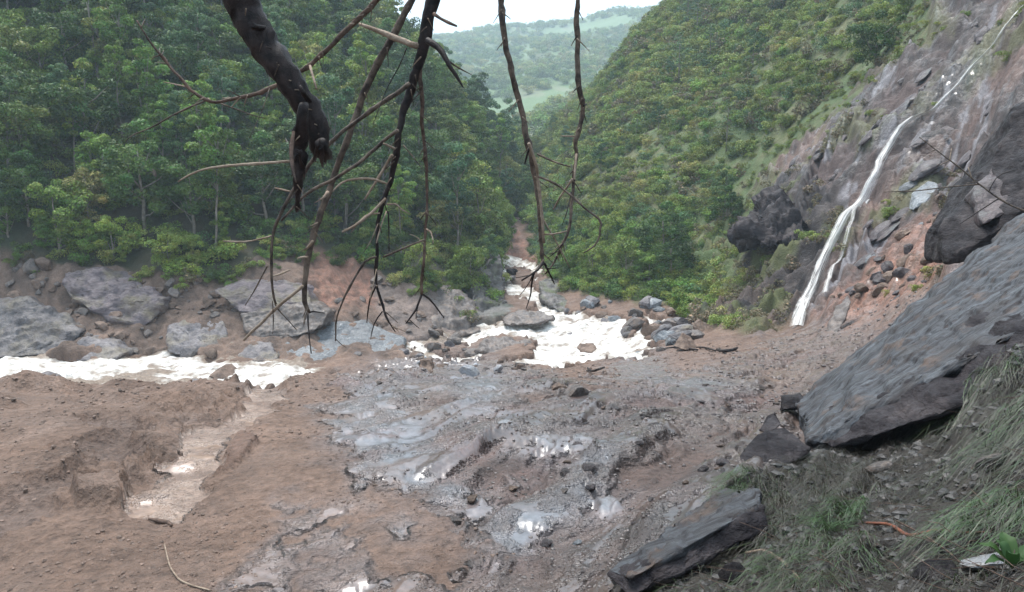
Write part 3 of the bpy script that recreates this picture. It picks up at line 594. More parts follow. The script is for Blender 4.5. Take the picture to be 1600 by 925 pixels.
hull_rock('boulder', 'dark wedge shaped boulder left of the foot of the tilted slab', [(1142,738,8.1),(1172,700,8.4),(1200,668,8.7),(1228,664,8.8),(1268,700,8.4),(1240,722,8.0),(1190,738,7.9)], (.1,.5,-.25), R_DARK, .1, .04, bev=.02)
hull_rock('boulder', 'small dark block behind the wedge shaped boulder', [(1186,672,9.6),(1196,648,9.9),(1214,640,10),(1222,662,9.7),(1205,678,9.5)], (.1,.3,-.1), R_DARK, .1, .03, bev=.015)
hull_rock('boulder', 'dark block on the mud by the upper foot of the tilted slab', [(1222,640,12.4),(1228,616,12.7),(1250,612,12.8),(1270,640,12.3)], (.1,.5,-.2), R_DARK, .12, .06, bev=.04)
hull_rock('rock_outcrop', 'dark outcrop left of the waterfall standing in for a shaded recess', [(1168,362,63),(1205,306,67),(1285,296,67),(1335,326,63),(1318,352,60.5),(1262,372,60),(1200,385,60.5)], (.5,7,-.8), R_DARK, .4, .45, cat='rock', bev=.1, strata=1.2)  # near-black block painted dark in place of a shadowed recess
hull_rock('boulder', 'tree stump shaped brown rock on the ridge right of the waterfall foot', [(1290,520,29),(1305,480,30),(1325,462,30.6),(1330,470,30),(1318,505,29),(1308,520,28.6)], (.3,.6,0), R_MID, .15, .08, bev=.05, base=(1300,521))
for px, py, s, k, fl, lb in [(1545,880,.17,'pale',.35,'large flat pale stone at the bottom right corner'), (1205,858,.05,'pale',.4,'small flat pale stone in the grass below the small slab'),
        (1488,862,.035,'pale',.5,'small pale stone left of the large flat one'), (1425,840,.05,'mid',.8,'rounded grey stone under the reddish stick'), (1368,858,.05,'mid',.8,'grey stone in the matted grass below the red stick'),
        (1465,905,.12,'dark',.9,'dark angular stone at the bottom edge left of the flat pale stone'), (1355,910,.035,'pale',.6,'pale pebble at the bottom edge among grass'), (1460,742,.07,'blue',.6,'bluish stone on the matted slope under the green grass'),
        (1500,738,.10,'dark',.7,'dark stone beside the bluish stone on the matted slope'), (1540,748,.20,'mid',.5,'broad muddy stone on the slope near the right edge'), (1375,735,.15,'mid',.6,'muddy clod-like stone in the middle of the matted grass'),
        (1090,895,.13,'dark',.8,'dark stone at the bottom edge below the small slab'), (1150,912,.11,'dark',.9,'black stone at the bottom edge right of the other dark stone'), (1052,905,.08,'mid',.8,'grey stone at the bottom edge below the slab tip'),
        (1412,812,.05,'blue',.5,'bluish stone above the reddish stick'), (902,850,.06,'blue',.5,'small bluish stone on the mud left of the small slab'), (790,676,.14,'pale',.35,'pale flat stone alone on the striped mud flat'),
        (740,778,.10,'brown',.8,'brown stone at the lower edge of the wet patch'), (1345,770,.05,'dark',.8,'dark stone above the bright green tuft'), (1240,720,.06,'pale',.6,'tiny pale stone beside the dark wedge boulder'),
        (1330,905,.04,'mid',.8,'small brown stone at the bottom edge'), (1565,905,.06,'dark',.9,'black stone in front of the leafy plant')]:
    p = hit(px, py); stone('stone', lb, 'stone', p[0], p[1], G(p[0], p[1]), s, k, flat=fl, sink=.2)
# ---------------------------------------------------------------- trees and scrub
def leaf_material(name, c1, c2, c3):
    m, n, l = new_mat(name); oi = n.new('ShaderNodeObjectInfo'); t = n.new('ShaderNodeAttribute'); t.attribute_name = 'tint'
    c = mixc(n, l, ramp(n, l, oi.outputs['Random'], 0, .6), c1, c2); c = mixc(n, l, ramp(n, l, oi.outputs['Random'], .7, 1), c, c3)
    g = n.new('ShaderNodeNewGeometry').outputs['Position']; a = nz(n, l, g, .12, 3, .5)
    c = mixc(n, l, 1.0, c, t.outputs['Color'], 'MULTIPLY')
    k = ramp(n, l, a.outputs[0], .3, .7, .75, 1.3); cc = n.new('ShaderNodeVectorMath'); cc.operation = 'SCALE'; l.new(c, cc.inputs[0]); l.new(k, cc.inputs['Scale'])
    p = n.new('ShaderNodeBsdfPrincipled'); l.new(cc.outputs[0], p.inputs['Base Color']); p.inputs['Roughness'].default_value = .55; p.inputs['Specular IOR Level'].default_value = .2
    tr = n.new('ShaderNodeBsdfTranslucent'); l.new(cc.outputs[0], tr.inputs[0]); mxs = n.new('ShaderNodeMixShader'); mxs.inputs[0].default_value = .22
    l.new(p.outputs[0], mxs.inputs[1]); l.new(tr.outputs[0], mxs.inputs[2]); o = n.new('ShaderNodeOutputMaterial'); l.new(mxs.outputs[0], o.inputs[0]); return m
def bark_material(name, c1, c2, rough=.8, s=6):
    m, n, l = new_mat(name); g = n.new('ShaderNodeTexCoord').outputs['Object']; a = nz(n, l, g, s, 6, .7); b = nz(n, l, g, s * 7, 4, .7)
    c = mixc(n, l, ramp(n, l, a.outputs[0], .38, .62), c1, c2); nb = bump(n, l, b.outputs[0], .8, .05 / s * 2); nb = bump(n, l, a.outputs[0], .6, .12 / s, nb); surf(n, l, c, rough, nb, .15); return m
M_TRUNK = bark_material('grey brown bark', (.13,.11,.09), (.24,.215,.18), .85, 3)
LM = dict(dark=leaf_material('dark green leaves', (.050,.095,.024), (.070,.12,.030), (.10,.14,.034)),
          mid=leaf_material('green leaves', (.10,.18,.034), (.14,.21,.040), (.20,.24,.045)),
          olive=leaf_material('yellow green leaves', (.17,.215,.045), (.14,.20,.042), (.21,.225,.055)),
          blue=leaf_material('blue green leaves', (.060,.12,.055), (.08,.145,.060), (.10,.16,.06)),
          scrub=leaf_material('scrub leaves', (.14,.20,.050), (.19,.23,.060), (.26,.25,.085)),
          dry=leaf_material('dry brush', (.19,.15,.09), (.15,.13,.07), (.24,.18,.12)))
tr_ = np.random.default_rng(3)
def leaves(cen, nrm, size, rng, wr=.5):
    """leaf blades as four-cornered faces"""
    N = len(cen); a = rng.normal(size=(N, 3)); u = np.cross(nrm, a); u /= np.linalg.norm(u, axis=1)[:, None] + 1e-9; v = np.cross(nrm, u)
    s = (size * rng.uniform(.6, 1.3, N))[:, None]; V = np.stack([cen - u * s * .5, cen + v * s * wr * .5, cen + u * s * .5, cen - v * s * wr * .5], 1)
    t = np.repeat(rng.uniform(.65, 1.35, (N, 1)) * (1 + rng.normal(size=(N, 3)) * np.array([.10, .04, .10])), 4, 0)
    return V.reshape(-1, 3), np.arange(N * 4).reshape(-1, 4), np.clip(t, .3, 2)
def crown_mesh(name, mat, R, Hc, cz, clumps, per, ls, cr=.42, droop=0., top=.0, holes=.0):
    cs = []
    for _ in range(clumps):
        d = tr_.normal(size=3); d[2] = d[2] * .95 + .08; d /= np.linalg.norm(d); k = tr_.uniform(.25, 1.12) ** .6
        cs.append((d[0] * R * k, d[1] * R * k, cz + d[2] * Hc * k))
    cs = np.array(cs); rad_ = R * cr * tr_.uniform(.6, 1.25, clumps)
    idx = np.repeat(np.arange(clumps), per); n = len(idx)
    d = tr_.normal(size=(n, 3)); d[:, 2] = d[:, 2] * .8 + .35; d /= np.linalg.norm(d, axis=1)[:, None]
    rr_ = rad_[idx] * tr_.uniform(.5, 1.08, n) ** .7
    cen = cs[idx] + d * rr_[:, None] * np.array([1, 1, .72])
    if droop: cen[:, 2] -= droop * np.hypot(cen[:, 0], cen[:, 1]) ** 1.5 * tr_.uniform(.3, 1.2, n)
    nr = d * .7 + tr_.normal(size=(n, 3)) * .55 + np.array([0, 0, .35]); nr /= np.linalg.norm(nr, axis=1)[:, None]
    V, Fc, t = leaves(cen, nr, ls, tr_)
    ct = tr_.uniform(.62, 1.35, (clumps, 1)) * (1 + tr_.normal(size=(clumps, 3)) * np.array([.08, .02, .05])); t = t * np.repeat(ct[idx], 4, 0)
    return mesh_np(name, V, Fc, mat, t, smooth=False), cs
def tube(path, rads, sides=7, cap=True):
    P = np.array(path, float); T = np.gradient(P, axis=0); T /= np.linalg.norm(T, axis=1)[:, None] + 1e-9
    ref = np.array([.13, .97, .2]); V = []
    for p, t, r in zip(P, T, rads):
        u = np.cross(t, ref); u /= np.linalg.norm(u) + 1e-9; w = np.cross(t, u)
        for k in range(sides):
            a = 2 * math.pi * k / sides; V.append(p + (u * math.cos(a) + w * math.sin(a)) * r)
    Fc = grid_faces(len(P), sides, False).tolist()
    for i in range(len(P) - 1): Fc.append([i * sides + sides - 1, i * sides, (i + 1) * sides, (i + 1) * sides + sides - 1])
    n0 = len(V); V += [P[0], P[-1]]
    for k in range(sides):
        Fc.append([n0, (k + 1) % sides, k, n0]); q = (len(P) - 1) * sides; Fc.append([n0 + 1, q + k, q + (k + 1) % sides, n0 + 1])
    V = np.array(V); Fc = np.array(Fc); return V, Fc
def join(parts):
    V = []; Fs = []; n = 0
    for v, f in parts: V.append(v); Fs.append(np.asarray(f) + n); n += len(v)
    return np.concatenate(V), np.concatenate(Fs)
def from_poly(name, V, Fc, mat, smooth=True):
    m = bpy.data.meshes.new(name); fs = []
    for f in Fc.tolist():
        g = []
        for i in f:
            if i not in g: g.append(i)
        if len(g) > 2: fs.append(g)
    m.from_pydata(V.tolist(), [], fs); m.materials.append(mat)
    if smooth: m.polygons.foreach_set('use_smooth', np.ones(len(m.polygons), bool))
    m.update(); return m
def trunk_mesh(name, h, r, cs, limbs=6, lean=.5):
    lx, ly = tr_.uniform(-lean, lean, 2); n = 7
    path = [(lx * (i / n) ** 1.5 + tr_.normal() * .05, ly * (i / n) ** 1.5 + tr_.normal() * .05, -1 + (h + 1) * i / n) for i in range(n + 1)]
    parts = [tube(path, [r * (1 - .7 * i / n) for i in range(n + 1)], 6)]
    for c in cs[:limbs]:
        k = min(n, max(2, int(n * min(.95, max(.3, (c[2] - 1.2) / h))))); a = np.array(path[k]); b = np.array(c); mid = (a + b) / 2 + np.array([0, 0, -.2])
        parts.append(tube([a, mid, b], [r * .4, r * .28, r * .1], 5))
    V, Fc = join(parts); return from_poly(name, V, Fc, M_TRUNK)
PROTO = []
def proto(kind, key, shape, R, Hc, cz, clumps, per, ls, h, r, **kw):
    cm, cs = crown_mesh('crown', LM[key], R, Hc, cz, clumps, per, ls, **kw); tm = trunk_mesh('trunk', h, r, cs)
    PROTO.append(dict(kind=kind, key=key, shape=shape, crown=cm, trunk=tm))
proto('broadleaf_tree', 'dark', 'round dark green', 2.5, 3.1, 4.0, 34, 190, .24, 5.5, .16, cr=.29)
proto('broadleaf_tree', 'mid', 'bushy mid green', 2.2, 2.6, 3.2, 30, 190, .23, 4.6, .14, cr=.30)
proto('broadleaf_tree', 'blue', 'tall blue green', 2.0, 3.4, 7.0, 32, 180, .23, 8.5, .13, cr=.30)
proto('broadleaf_tree', 'olive', 'drooping yellow green', 2.2, 2.8, 4.2, 26, 200, .25, 5.2, .12, droop=.22, cr=.34)
proto('broadleaf_tree', 'mid', 'tall slim green', 1.4, 3.4, 7.0, 28, 170, .22, 8.4, .11, cr=.38)
proto('broadleaf_tree', 'dark', 'broad dark green', 3.0, 2.6, 4.0, 40, 190, .24, 5.0, .18, cr=.25)
def pine_proto():
    parts = []; h = 8.5; parts.append(tube([(0, 0, -1), (.05, .03, 3), (.15, 0, 6), (.1, .1, h)], [.13, .11, .07, .02], 6)); cen = []; nr = []
    for i in range(26):
        z = h * (.35 + .62 * i / 25); a = i * 2.4; L_ = (1 - (z / h) ** 2) * 2.1 + .35; d = np.array([math.cos(a), math.sin(a), .12]); b = np.array([.1, 0, z]); e = b + d * L_
        parts.append(tube([b, (b + e) / 2 + np.array([0, 0, .05]), e], [.035, .022, .01], 4))
        for k in range(26): cen.append(b + (e - b) * tr_.uniform(.35, 1.1) + tr_.normal(size=3) * np.array([.2, .2, .12])); nr.append(tr_.normal(size=3) * .6 + np.array([0, 0, .8]))
    cen = np.array(cen); nr = np.array(nr); nr /= np.linalg.norm(nr, axis=1)[:, None]
    V, Fc, t = leaves(cen, nr, .34, tr_, .32); cm = mesh_np('crown', V, Fc, LM['blue'], t, smooth=False)
    V, Fc = join(parts); PROTO.append(dict(kind='pine_tree', key='blue', shape='thin sparse', crown=cm, trunk=from_poly('trunk', V, Fc, M_TRUNK)))
pine_proto()
proto('broadleaf_tree', 'scrub', 'open light green', 2.3, 2.8, 3.4, 26, 170, .22, 5.0, .13, cr=.28)
proto('broadleaf_tree', 'olive', 'ragged olive green', 1.7, 3.8, 4.6, 24, 170, .22, 6.4, .12, cr=.34)
def bush_mesh(key, R, per=130, clumps=11, ls=.16, flat=.7, up=0.0):
    m, _ = crown_mesh('bush', LM[key], R, R * flat, R * .45, clumps, per, ls, cr=.5); return m
BUSH = [bush_mesh('scrub', 1.0), bush_mesh('scrub', 1.0, 110, 9, .17), bush_mesh('mid', 1.0), bush_mesh('dark', 1.0, 100), bush_mesh('olive', 1.0, 100), bush_mesh('dry', 1.0, 50, 8, .24), bush_mesh('blue', 1.0, 80)]
def place_tree(p, x, y, z, s, rz, label, group, cat='tree', sz=1.0):
    r = empty(PROTO[p]['kind'], (x, y, z), rz); r.scale = (s, s, s * sz); tag(r, label, cat, group)
    for nm in ('trunk', 'crown'):
        o = bpy.data.objects.new(nm, PROTO[p][nm]); o.parent = r; C.objects.link(o)
    return r
def jgrid(x0, x1, y0, y1, st, rng):
    a, b = np.meshgrid(np.arange(x0, x1, st), np.arange(y0, y1, st)); a = a.ravel() + rng.uniform(-.8, .8, a.size) * st; b = b.ravel() + rng.uniform(-.8, .8, b.size) * st; return a, b
def scatter_stuff(name, meshes, pts, which, scl, rz, sz=None):
    """uncountable growth: one object whose geometry nodes set one of a few shapes at each point"""
    m = bpy.data.meshes.new(name); m.vertices.add(len(pts)); m.vertices.foreach_set('co', np.asarray(pts, np.float32).ravel())
    for nm, ty, v in (('which', 'INT', which), ('scl', 'FLOAT', scl), ('rz', 'FLOAT', rz)):
        a = m.attributes.new(nm, ty, 'POINT'); a.data.foreach_set('value', np.asarray(v, np.int32 if ty == 'INT' else np.float32))
    o = bpy.data.objects.new(name, m); put(o); tag(o, kind='stuff')
    g = bpy.data.node_groups.new(name, 'GeometryNodeTree'); g.interface.new_socket('Geometry', in_out='INPUT', socket_type='NodeSocketGeometry'); g.interface.new_socket('Geometry', in_out='OUTPUT', socket_type='NodeSocketGeometry')
    n, l = g.nodes, g.links; gi = n.new('NodeGroupInput'); go = n.new('NodeGroupOutput'); jn = n.new('GeometryNodeJoinGeometry')
    def at_(nm, ty):
        a = n.new('GeometryNodeInputNamedAttribute'); a.data_type = ty; a.inputs[0].default_value = nm; return a.outputs[0]
    wh = at_('which', 'INT'); sc_ = at_('scl', 'FLOAT'); rz_ = at_('rz', 'FLOAT'); cx = n.new('ShaderNodeCombineXYZ'); l.new(rz_, cx.inputs[2])
    for k, ms in enumerate(meshes):
        src = bpy.data.objects.new(name + '_source', ms)
        oi = n.new('GeometryNodeObjectInfo'); oi.inputs['Object'].default_value = src; oi.inputs['As Instance'].default_value = True
        cm = n.new('FunctionNodeCompare'); cm.data_type = 'INT'; cm.operation = 'EQUAL'; l.new(wh, cm.inputs[2]); cm.inputs[3].default_value = k
        ip = n.new('GeometryNodeInstanceOnPoints'); l.new(gi.outputs[0], ip.inputs['Points']); l.new(cm.outputs[0], ip.inputs['Selection']); l.new(oi.outputs['Geometry'], ip.inputs['Instance'])
        l.new(cx.outputs[0], ip.inputs['Rotation']); l.new(sc_, ip.inputs['Scale']); l.new(ip.outputs[0], jn.inputs[0])
    l.new(jn.outputs[0], go.inputs[0]); md = o.modifiers.new('growth', 'NODES'); md.node_group = g; return o
vr = np.random.default_rng(21)
x, y = jgrid(-185, 75, 55, 235, 3.3, vr); _, _, _, g = survey(x, y); z = Hbase(x, y)
ok = (g['forest'] > .6) & (g['px'] > -820) & (g['px'] < 1700); x, y, z, px, py = [v[ok] for v in (x, y, z, g['px'], g['py'])]
s = vr.uniform(.55, 1.6, len(x)) * np.where(y < 85, .85, 1.0); w = vr.choice([0, 0, 0, 1, 1, 2, 3, 4, 5, 5, 8, 7], len(x)); rz = vr.uniform(0, 6.28, len(x))
edge = sdist(px, py, FOREST); w = np.where((edge < 25) & (vr.random(len(x)) < .6), vr.choice([1, 3, 1], len(x)), w); s = np.where(edge < 16, s * .62, s)
inview = (px > -60) & (px < 1000) & (py > -30) & (y < 205)
rank = np.argsort(np.where(inview, y / s, 1e6)); single = set(rank[:190].tolist())
for i in single:
    P = PROTO[w[i]]; row = 'along the lower edge of the left wood above the rocky bank' if edge[i] < 40 else ('in the lower half of the left wooded slope' if py[i] > 220 else 'high on the left wooded slope')
    zn = 'near the left edge' if px[i] < 190 else 'left of the black limb' if px[i] < 370 else 'behind the black limb' if px[i] < 520 else 'behind the forked branch' if px[i] < 690 else 'towards the gorge'
    row = {'a': 'at the foot of the left wood', 'f': 'midway up the left wood', 'i': 'high in the left wood'}[row[0] if row[0] != 'i' else 'f'] if row[0] != 'h' else 'high in the left wood'
    row = row + ' ' + zn
    place_tree(int(w[i]), x[i], y[i], z[i] - .2, s[i], rz[i], f"{P['shape']} tree {row}", f"{P['shape']} trees {row}")
ri = np.array([i for i in range(len(x)) if i not in single])
scatter_stuff('far_wood', [P['crown'] for P in PROTO], np.c_[x, y, z - .2][ri], w[ri], s[ri], rz[ri])
x, y = jgrid(-150, 20, 55, 205, 1.9, vr); _, _, _, g = survey(x, y); z = Hbase(x, y); ok = (g['forest'] > .5) & (g['px'] > -700) & (g['px'] < 900) & (vr.random(len(x)) < np.where(y < 100, .95, .5))
x, y, z = x[ok], y[ok], z[ok]; px = g['px'][ok]; py = g['py'][ok]; e = sdist(px, py, FOREST)
scatter_stuff('undergrowth', BUSH, np.c_[x, y, z - .2], np.where(e < 40, vr.choice([2, 4, 0, 2, 3], len(x)), vr.choice([2, 3, 3, 6, 4, 0], len(x))), vr.uniform(.7, 1.7, len(x)) * np.where(e < 8, .8, 1), vr.uniform(0, 6.28, len(x)))
x, y = jgrid(-90, 10, 58, 90, .9, vr); _, _, _, g = survey(x, y); z = Hbase(x, y); e = sdist(g['px'], g['py'], FOREST); ok = (e > -26) & (e < 9) & (g['px'] > -100) & (g['px'] < 745) & (g['py'] > 350) & (fbm(x / 4, y / 4, o=3) > -.1) & (vr.random(len(x)) < np.where(e < -8, .45, .9)); x, y, z = x[ok], y[ok], z[ok]
scatter_stuff('bank_shrubs', BUSH, np.c_[x, y, z - .1], vr.choice([2, 4, 0, 5, 3], len(x)), vr.uniform(.35, 1.0, len(x)), vr.uniform(0, 6.28, len(x)))
# right slope: scrub, then small trees standing out of it
x, y = jgrid(-5, 120, 50, 235, 1.25, vr); _, _, _, g = survey(x, y); z = Hbase(x, y); ok = (g['scrub'] > .4) & (g['px'] < 1720) & (vr.random(len(x)) < np.where(y < 110, .97, .92))
x, y, z, px, py = x[ok], y[ok], z[ok], g['px'][ok], g['py'][ok]
near_scar = sdist(px, py, SCRUB) < 35
wh = np.where(near_scar & (px > 1090), vr.choice([5, 1, 4], len(x)), vr.choice([0, 0, 1, 1, 2, 4, 6, 5], len(x))); lowleft = (px < 1080) & (py > 330); wh = np.where(lowleft, vr.choice([2, 3, 2, 4, 6], len(x)), wh)
sz_ = vr.uniform(.5, 1.35, len(x)) * np.where(near_scar & (px > 1150), .5, 1) * np.where(y > 120, 1.5, 1)
scatter_stuff('scrub', BUSH, np.c_[x, y, z - .1], wh, sz_, vr.uniform(0, 6.28, len(x)))
x, y = jgrid(0, 100, 55, 215, 7.6, vr); _, _, _, g = survey(x, y); z = Hbase(x, y); ok = (g['scrub'] > .8) & (g['px'] < 1480) & (g['py'] > -60) & (vr.random(len(x)) < .75) & (sdist(g['px'], g['py'], SCRUB) > 18)
x, y, z, px, py = x[ok], y[ok], z[ok], g['px'][ok], g['py'][ok]
for i in range(len(x)):
    if px[i] > 1050 and vr.random() < .45:
        place_tree(6, x[i], y[i], z[i] - .1, vr.uniform(.6, 1.0), vr.uniform(0, 6), 'thin sparse pine standing out of the scrub on the right slope', 'thin pines on the right slope')
    else:
        k = int(vr.choice([1, 7, 7, 2, 8])) if py[i] < 300 else int(vr.choice([1, 3, 0, 2, 7])); hi_ = 'upper' if py[i] < 200 else 'lower'
        place_tree(k, x[i], y[i], z[i] - .4, vr.uniform(.42, .72), vr.uniform(0, 6), f"small {PROTO[k]['shape']} tree on the {hi_} right slope", f"small {PROTO[k]['shape']} trees on the {hi_} right slope")
for px_, py_, k, s_, lb in [(1372,100,5,.95,'dark rounded tree at the very edge of the landslide near its top'), (975,440,3,.95,'wide yellow green bush tree above the boulder bar'), (1015,445,1,.8,'green bush tree right of the yellow green one above the boulder bar'),
        (925,432,3,.8,'yellow green bush tree right of the gorge mouth'), (895,425,1,.8,'green bush tree hanging over the gorge rapids'), (1050,440,0,.9,'dark green tree in the hollow above the boulder bar'), (1040,400,0,1.0,'second dark tree higher in the hollow above the boulder bar'),
        (940,350,3,.75,'slim yellow tree halfway up beside the dark hollow'), (950,385,3,.8,'yellow green tree below the slim yellow one'), (715,430,1,.9,'green tree leaning over the dark pillar of the gorge'), (660,440,3,.85,'yellow green tree on the rim of the brown rock wall'), (765,405,0,.9,'dark tree capping the pillar at the gorge mouth'),
        (180,405,1,.95,'bright green tree overhanging the big angular block'), (130,400,1,.8,'green bush tree left of the bright green one above the big block'), (265,415,3,.65,'yellow green bush spilling over the bank right of the big block'), (300,412,3,.6,'second yellow green bush on the bank by the brown rubble'), (25,330,3,.9,'yellow green tree at the left edge above the bank')]:
    p = hit(px_, py_); place_tree(k, p[0], p[1], p[2] - 1.6 * s_, s_, vr.uniform(0, 6), lb, None, 'tree')
# tufts that kept their hold on the landslide
x, y = jgrid(10, 75, 28, 95, .8, vr); _, _, _, g = survey(x, y); z = Hbase(x, y); mo = fbm(x / 5 + 8, y / 5, z / 5, o=4); mo2 = fbm(x / 3, y / 3, z / 3, o=4)
ok = ((g['scar'] > .5) & (mo > .22) & (vr.random(len(x)) < .55)) | ((g['cliff'] > .5) & (mo2 > -.12) & (vr.random(len(x)) < .8)); x, y, z = x[ok], y[ok], z[ok]
scatter_stuff('slope_tufts', [BUSH[5], BUSH[0], BUSH[4]], np.c_[x, y, z + .05], np.where(proj(x, y, z)[0] < 1330, vr.choice([0, 0, 0, 1], len(x)), vr.integers(0, 3, len(x))), vr.uniform(.15, .55, len(x)) * np.where(proj(x, y, z)[0] < 1330, 1.7, 1), vr.uniform(0, 6, len(x)))
# distant woods
x, y = jgrid(-450, 620, 290, 1120, 10, vr); z = Hbase(x, y); px, py = proj(x, y, z); ok = (px > 500) & (px < 1150) & (fbm(x / 100, y / 100, o=3) > -.5); x, y, z = x[ok], y[ok], z[ok]
fl_ = np.zeros(len(x))
for P in FIELDS: fl_ = np.maximum(fl_, pm(px[ok], py[ok], P, 4))
ok = fl_ < .4; x, y, z = x[ok], y[ok], z[ok]
scatter_stuff('distant_woods', BUSH[:4], np.c_[x, y, z - 1], vr.integers(0, 4, len(x)), vr.uniform(3, 6.5, len(x)), vr.uniform(0, 6, len(x)))
# ---------------------------------------------------------------- waterfall
def fall_material():
    m, n, l = new_mat('falling water'); t = n.new('ShaderNodeAttribute'); t.attribute_name = 'tint'
    sh = n.new('ShaderNodeVectorMath'); sh.operation = 'MULTIPLY'; l.new(t.outputs['Vector'], sh.inputs[0]); sh.inputs[1].default_value = (.3, 2.6, .28)
    a = nz(n, l, sh.outputs[0], 1.6, 6, .7); s = n.new('ShaderNodeSeparateColor'); l.new(t.outputs['Color'], s.inputs[0])
    al = mathn(n, l, 'MULTIPLY', s.outputs[0], ramp(n, l, a.outputs[0], .36, .60, .0, .9), True)
    p = n.new('ShaderNodeBsdfPrincipled'); p.inputs['Base Color'].default_value = (.78,.76,.73,1); p.inputs['Roughness'].default_value = .5; l.new(al, p.inputs['Alpha'])
    nb = bump(n, l, a.outputs[0], .6, .2); l.new(nb, p.inputs['Normal']); o = n.new('ShaderNodeOutputMaterial'); l.new(p.outputs[0], o.inputs[0]); return m
M_FALL = fall_material()
def fall(path, name='waterfall', lift=.25, amt=1.0):
    """strands of white water that follow the rock; the middle of each is thick, the rims thin out"""
    pts = np.array([list(hit(a, b)) + [w] for a, b, w in path]); n = 130; t = np.linspace(0, 1, n); k = np.linspace(0, 1, len(pts))
    cx = np.interp(t, k, pts[:, 0]); cy = np.interp(t, k, pts[:, 1]); ww = np.interp(t, k, pts[:, 3]) * .5 * cy / F
    cols_ = 13; u = np.linspace(-1, 1, cols_); wob = fbm(t * 9, t * 0 + 3, o=3) * .5
    X = cx[:, None] + (u[None] * .5 + wob[:, None] * .35) * ww[:, None]; Y = np.repeat(cy[:, None], cols_, 1) - .25 * (1 - u[None] ** 2)
    Z = survey(X.ravel(), Y.ravel())[0].reshape(X.shape); Z = np.maximum(Z, np.interp(t, k, pts[:, 2])[:, None] - 1.5)
    Zs = Z.copy()
    Zm = Z.max(1); Zm = np.maximum(Zm, np.maximum(np.r_[Zm[1:], Zm[-1]], np.r_[Zm[0], Zm[:-1]]))[:, None]
    for _ in range(14): Zm[1:-1] = (Zm[:-2] + Zm[1:-1] * 2 + Zm[2:]) / 4
    Z = Zm + 0 * Z + .02 + lift * (1 - u[None] ** 2) * .6
    al = np.clip((1 - u[None] ** 2) * 1.5 + 0 * X + fbm(X * 3, Z * .6 + 9) * .4, 0, 1); al = al * amt; al[0] *= .3
    c = np.stack([al.ravel(), np.broadcast_to(u[None] * ww[:, None], X.shape).ravel(), np.broadcast_to(np.cumsum(np.r_[0, np.hypot(np.diff(cx), np.diff(Zm[:, 0]))])[:, None], X.shape).ravel()], 1)
    return np.c_[X.ravel(), Y.ravel(), Z.ravel()], grid_faces(n, cols_), c
parts = [fall([(1600,15,7),(1575,60,9),(1545,105,11),(1515,140,13),(1492,165,16),(1475,178,20),(1455,190,24),(1425,205,26),(1400,232,30),(1378,268,34),(1366,300,34),(1345,330,38),(1320,375,38),(1298,420,36),(1275,460,38),(1256,492,44),(1241,518,48)]),
         fall([(1355,320,14),(1335,350,14),(1322,400,16),(1300,440,18),(1285,485,20)], amt=.7)]
V = np.concatenate([p[0] for p in parts]); off = np.cumsum([0] + [len(p[0]) for p in parts[:-1]]); Fc = np.concatenate([p[1] + o for p, o in zip(parts, off)])
wf = put(bpy.data.objects.new('waterfall', mesh_np('waterfall', V, Fc, M_FALL, np.concatenate([p[2] for p in parts])))); tag(wf, kind='structure')

# ---------------------------------------------------------------- dead branches hanging in front
BK_DARK = bark_material('wet black bark', (.006,.005,.006), (.030,.022,.021), .5, 30)
BK_BRN = bark_material('peeling brown bark', (.035,.024,.02), (.13,.085,.065), .7, 18)
BK_PALE = bark_material('bare pale wood', (.30,.235,.18), (.16,.115,.085), .7, 18)
BK_MIX = bark_material('lichen grey bark', (.030,.023,.021), (.14,.105,.082), .65, 20)
br = np.random.default_rng(9)
def limb(path, Y0, dY=0., sides=9, kink=1.0, step=9):
    """path of (bearing px, elevation px, width px) at distance Y0 with a drift dY over its length"""
    P = np.array(path, float); n = len(P); seg_ = np.hypot(*(P[1:, :2] - P[:-1, :2]).T); s = np.r_[0, np.cumsum(seg_)]; m = max(4, int(s[-1] / step))
    q = np.linspace(0, s[-1], m)
    def cr(col):
        out = []
        for v in q:
            i = min(n - 2, max(0, int(np.searchsorted(s, v) - 1))); t = (v - s[i]) / max(seg_[i], 1e-6); p0 = P[max(i - 1, 0), col]; p1 = P[i, col]; p2 = P[i + 1, col]; p3 = P[min(i + 2, n - 1), col]
            out.append(.5 * (2 * p1 + (p2 - p0) * t + (2 * p0 - 5 * p1 + 4 * p2 - p3) * t * t + (3 * p1 - p0 - 3 * p2 + p3) * t ** 3))
        return np.array(out)
    X, Yp = cr(0), cr(1); w = np.interp(q, s, P[:, 2])
    o = br.uniform(0, 99); kk = np.minimum(w * .22, 1.3) * kink; X = X + fbm(q / 22 + o, q * 0, o=3) * kk; Yp = Yp + fbm(q / 22 + o, q * 0 + 7, o=3) * kk
    D = Y0 + dY * q / s[-1] + fbm(q / 60 + o, q * 0 + 3, o=2) * .02
    pts = at(X, Yp, D); r = w / 2 / F * D * (1 + np.where(w > 14, .05, .11) * fbm(q / np.maximum(14, w * 1.2) + o, q * 0 + 1, o=2)); nd = (br.random(m) < .07) & (w < 12); r = np.where(nd, r * 1.25, r)
    return tube(pts, r, sides)
def rough(V, k): 
    return V
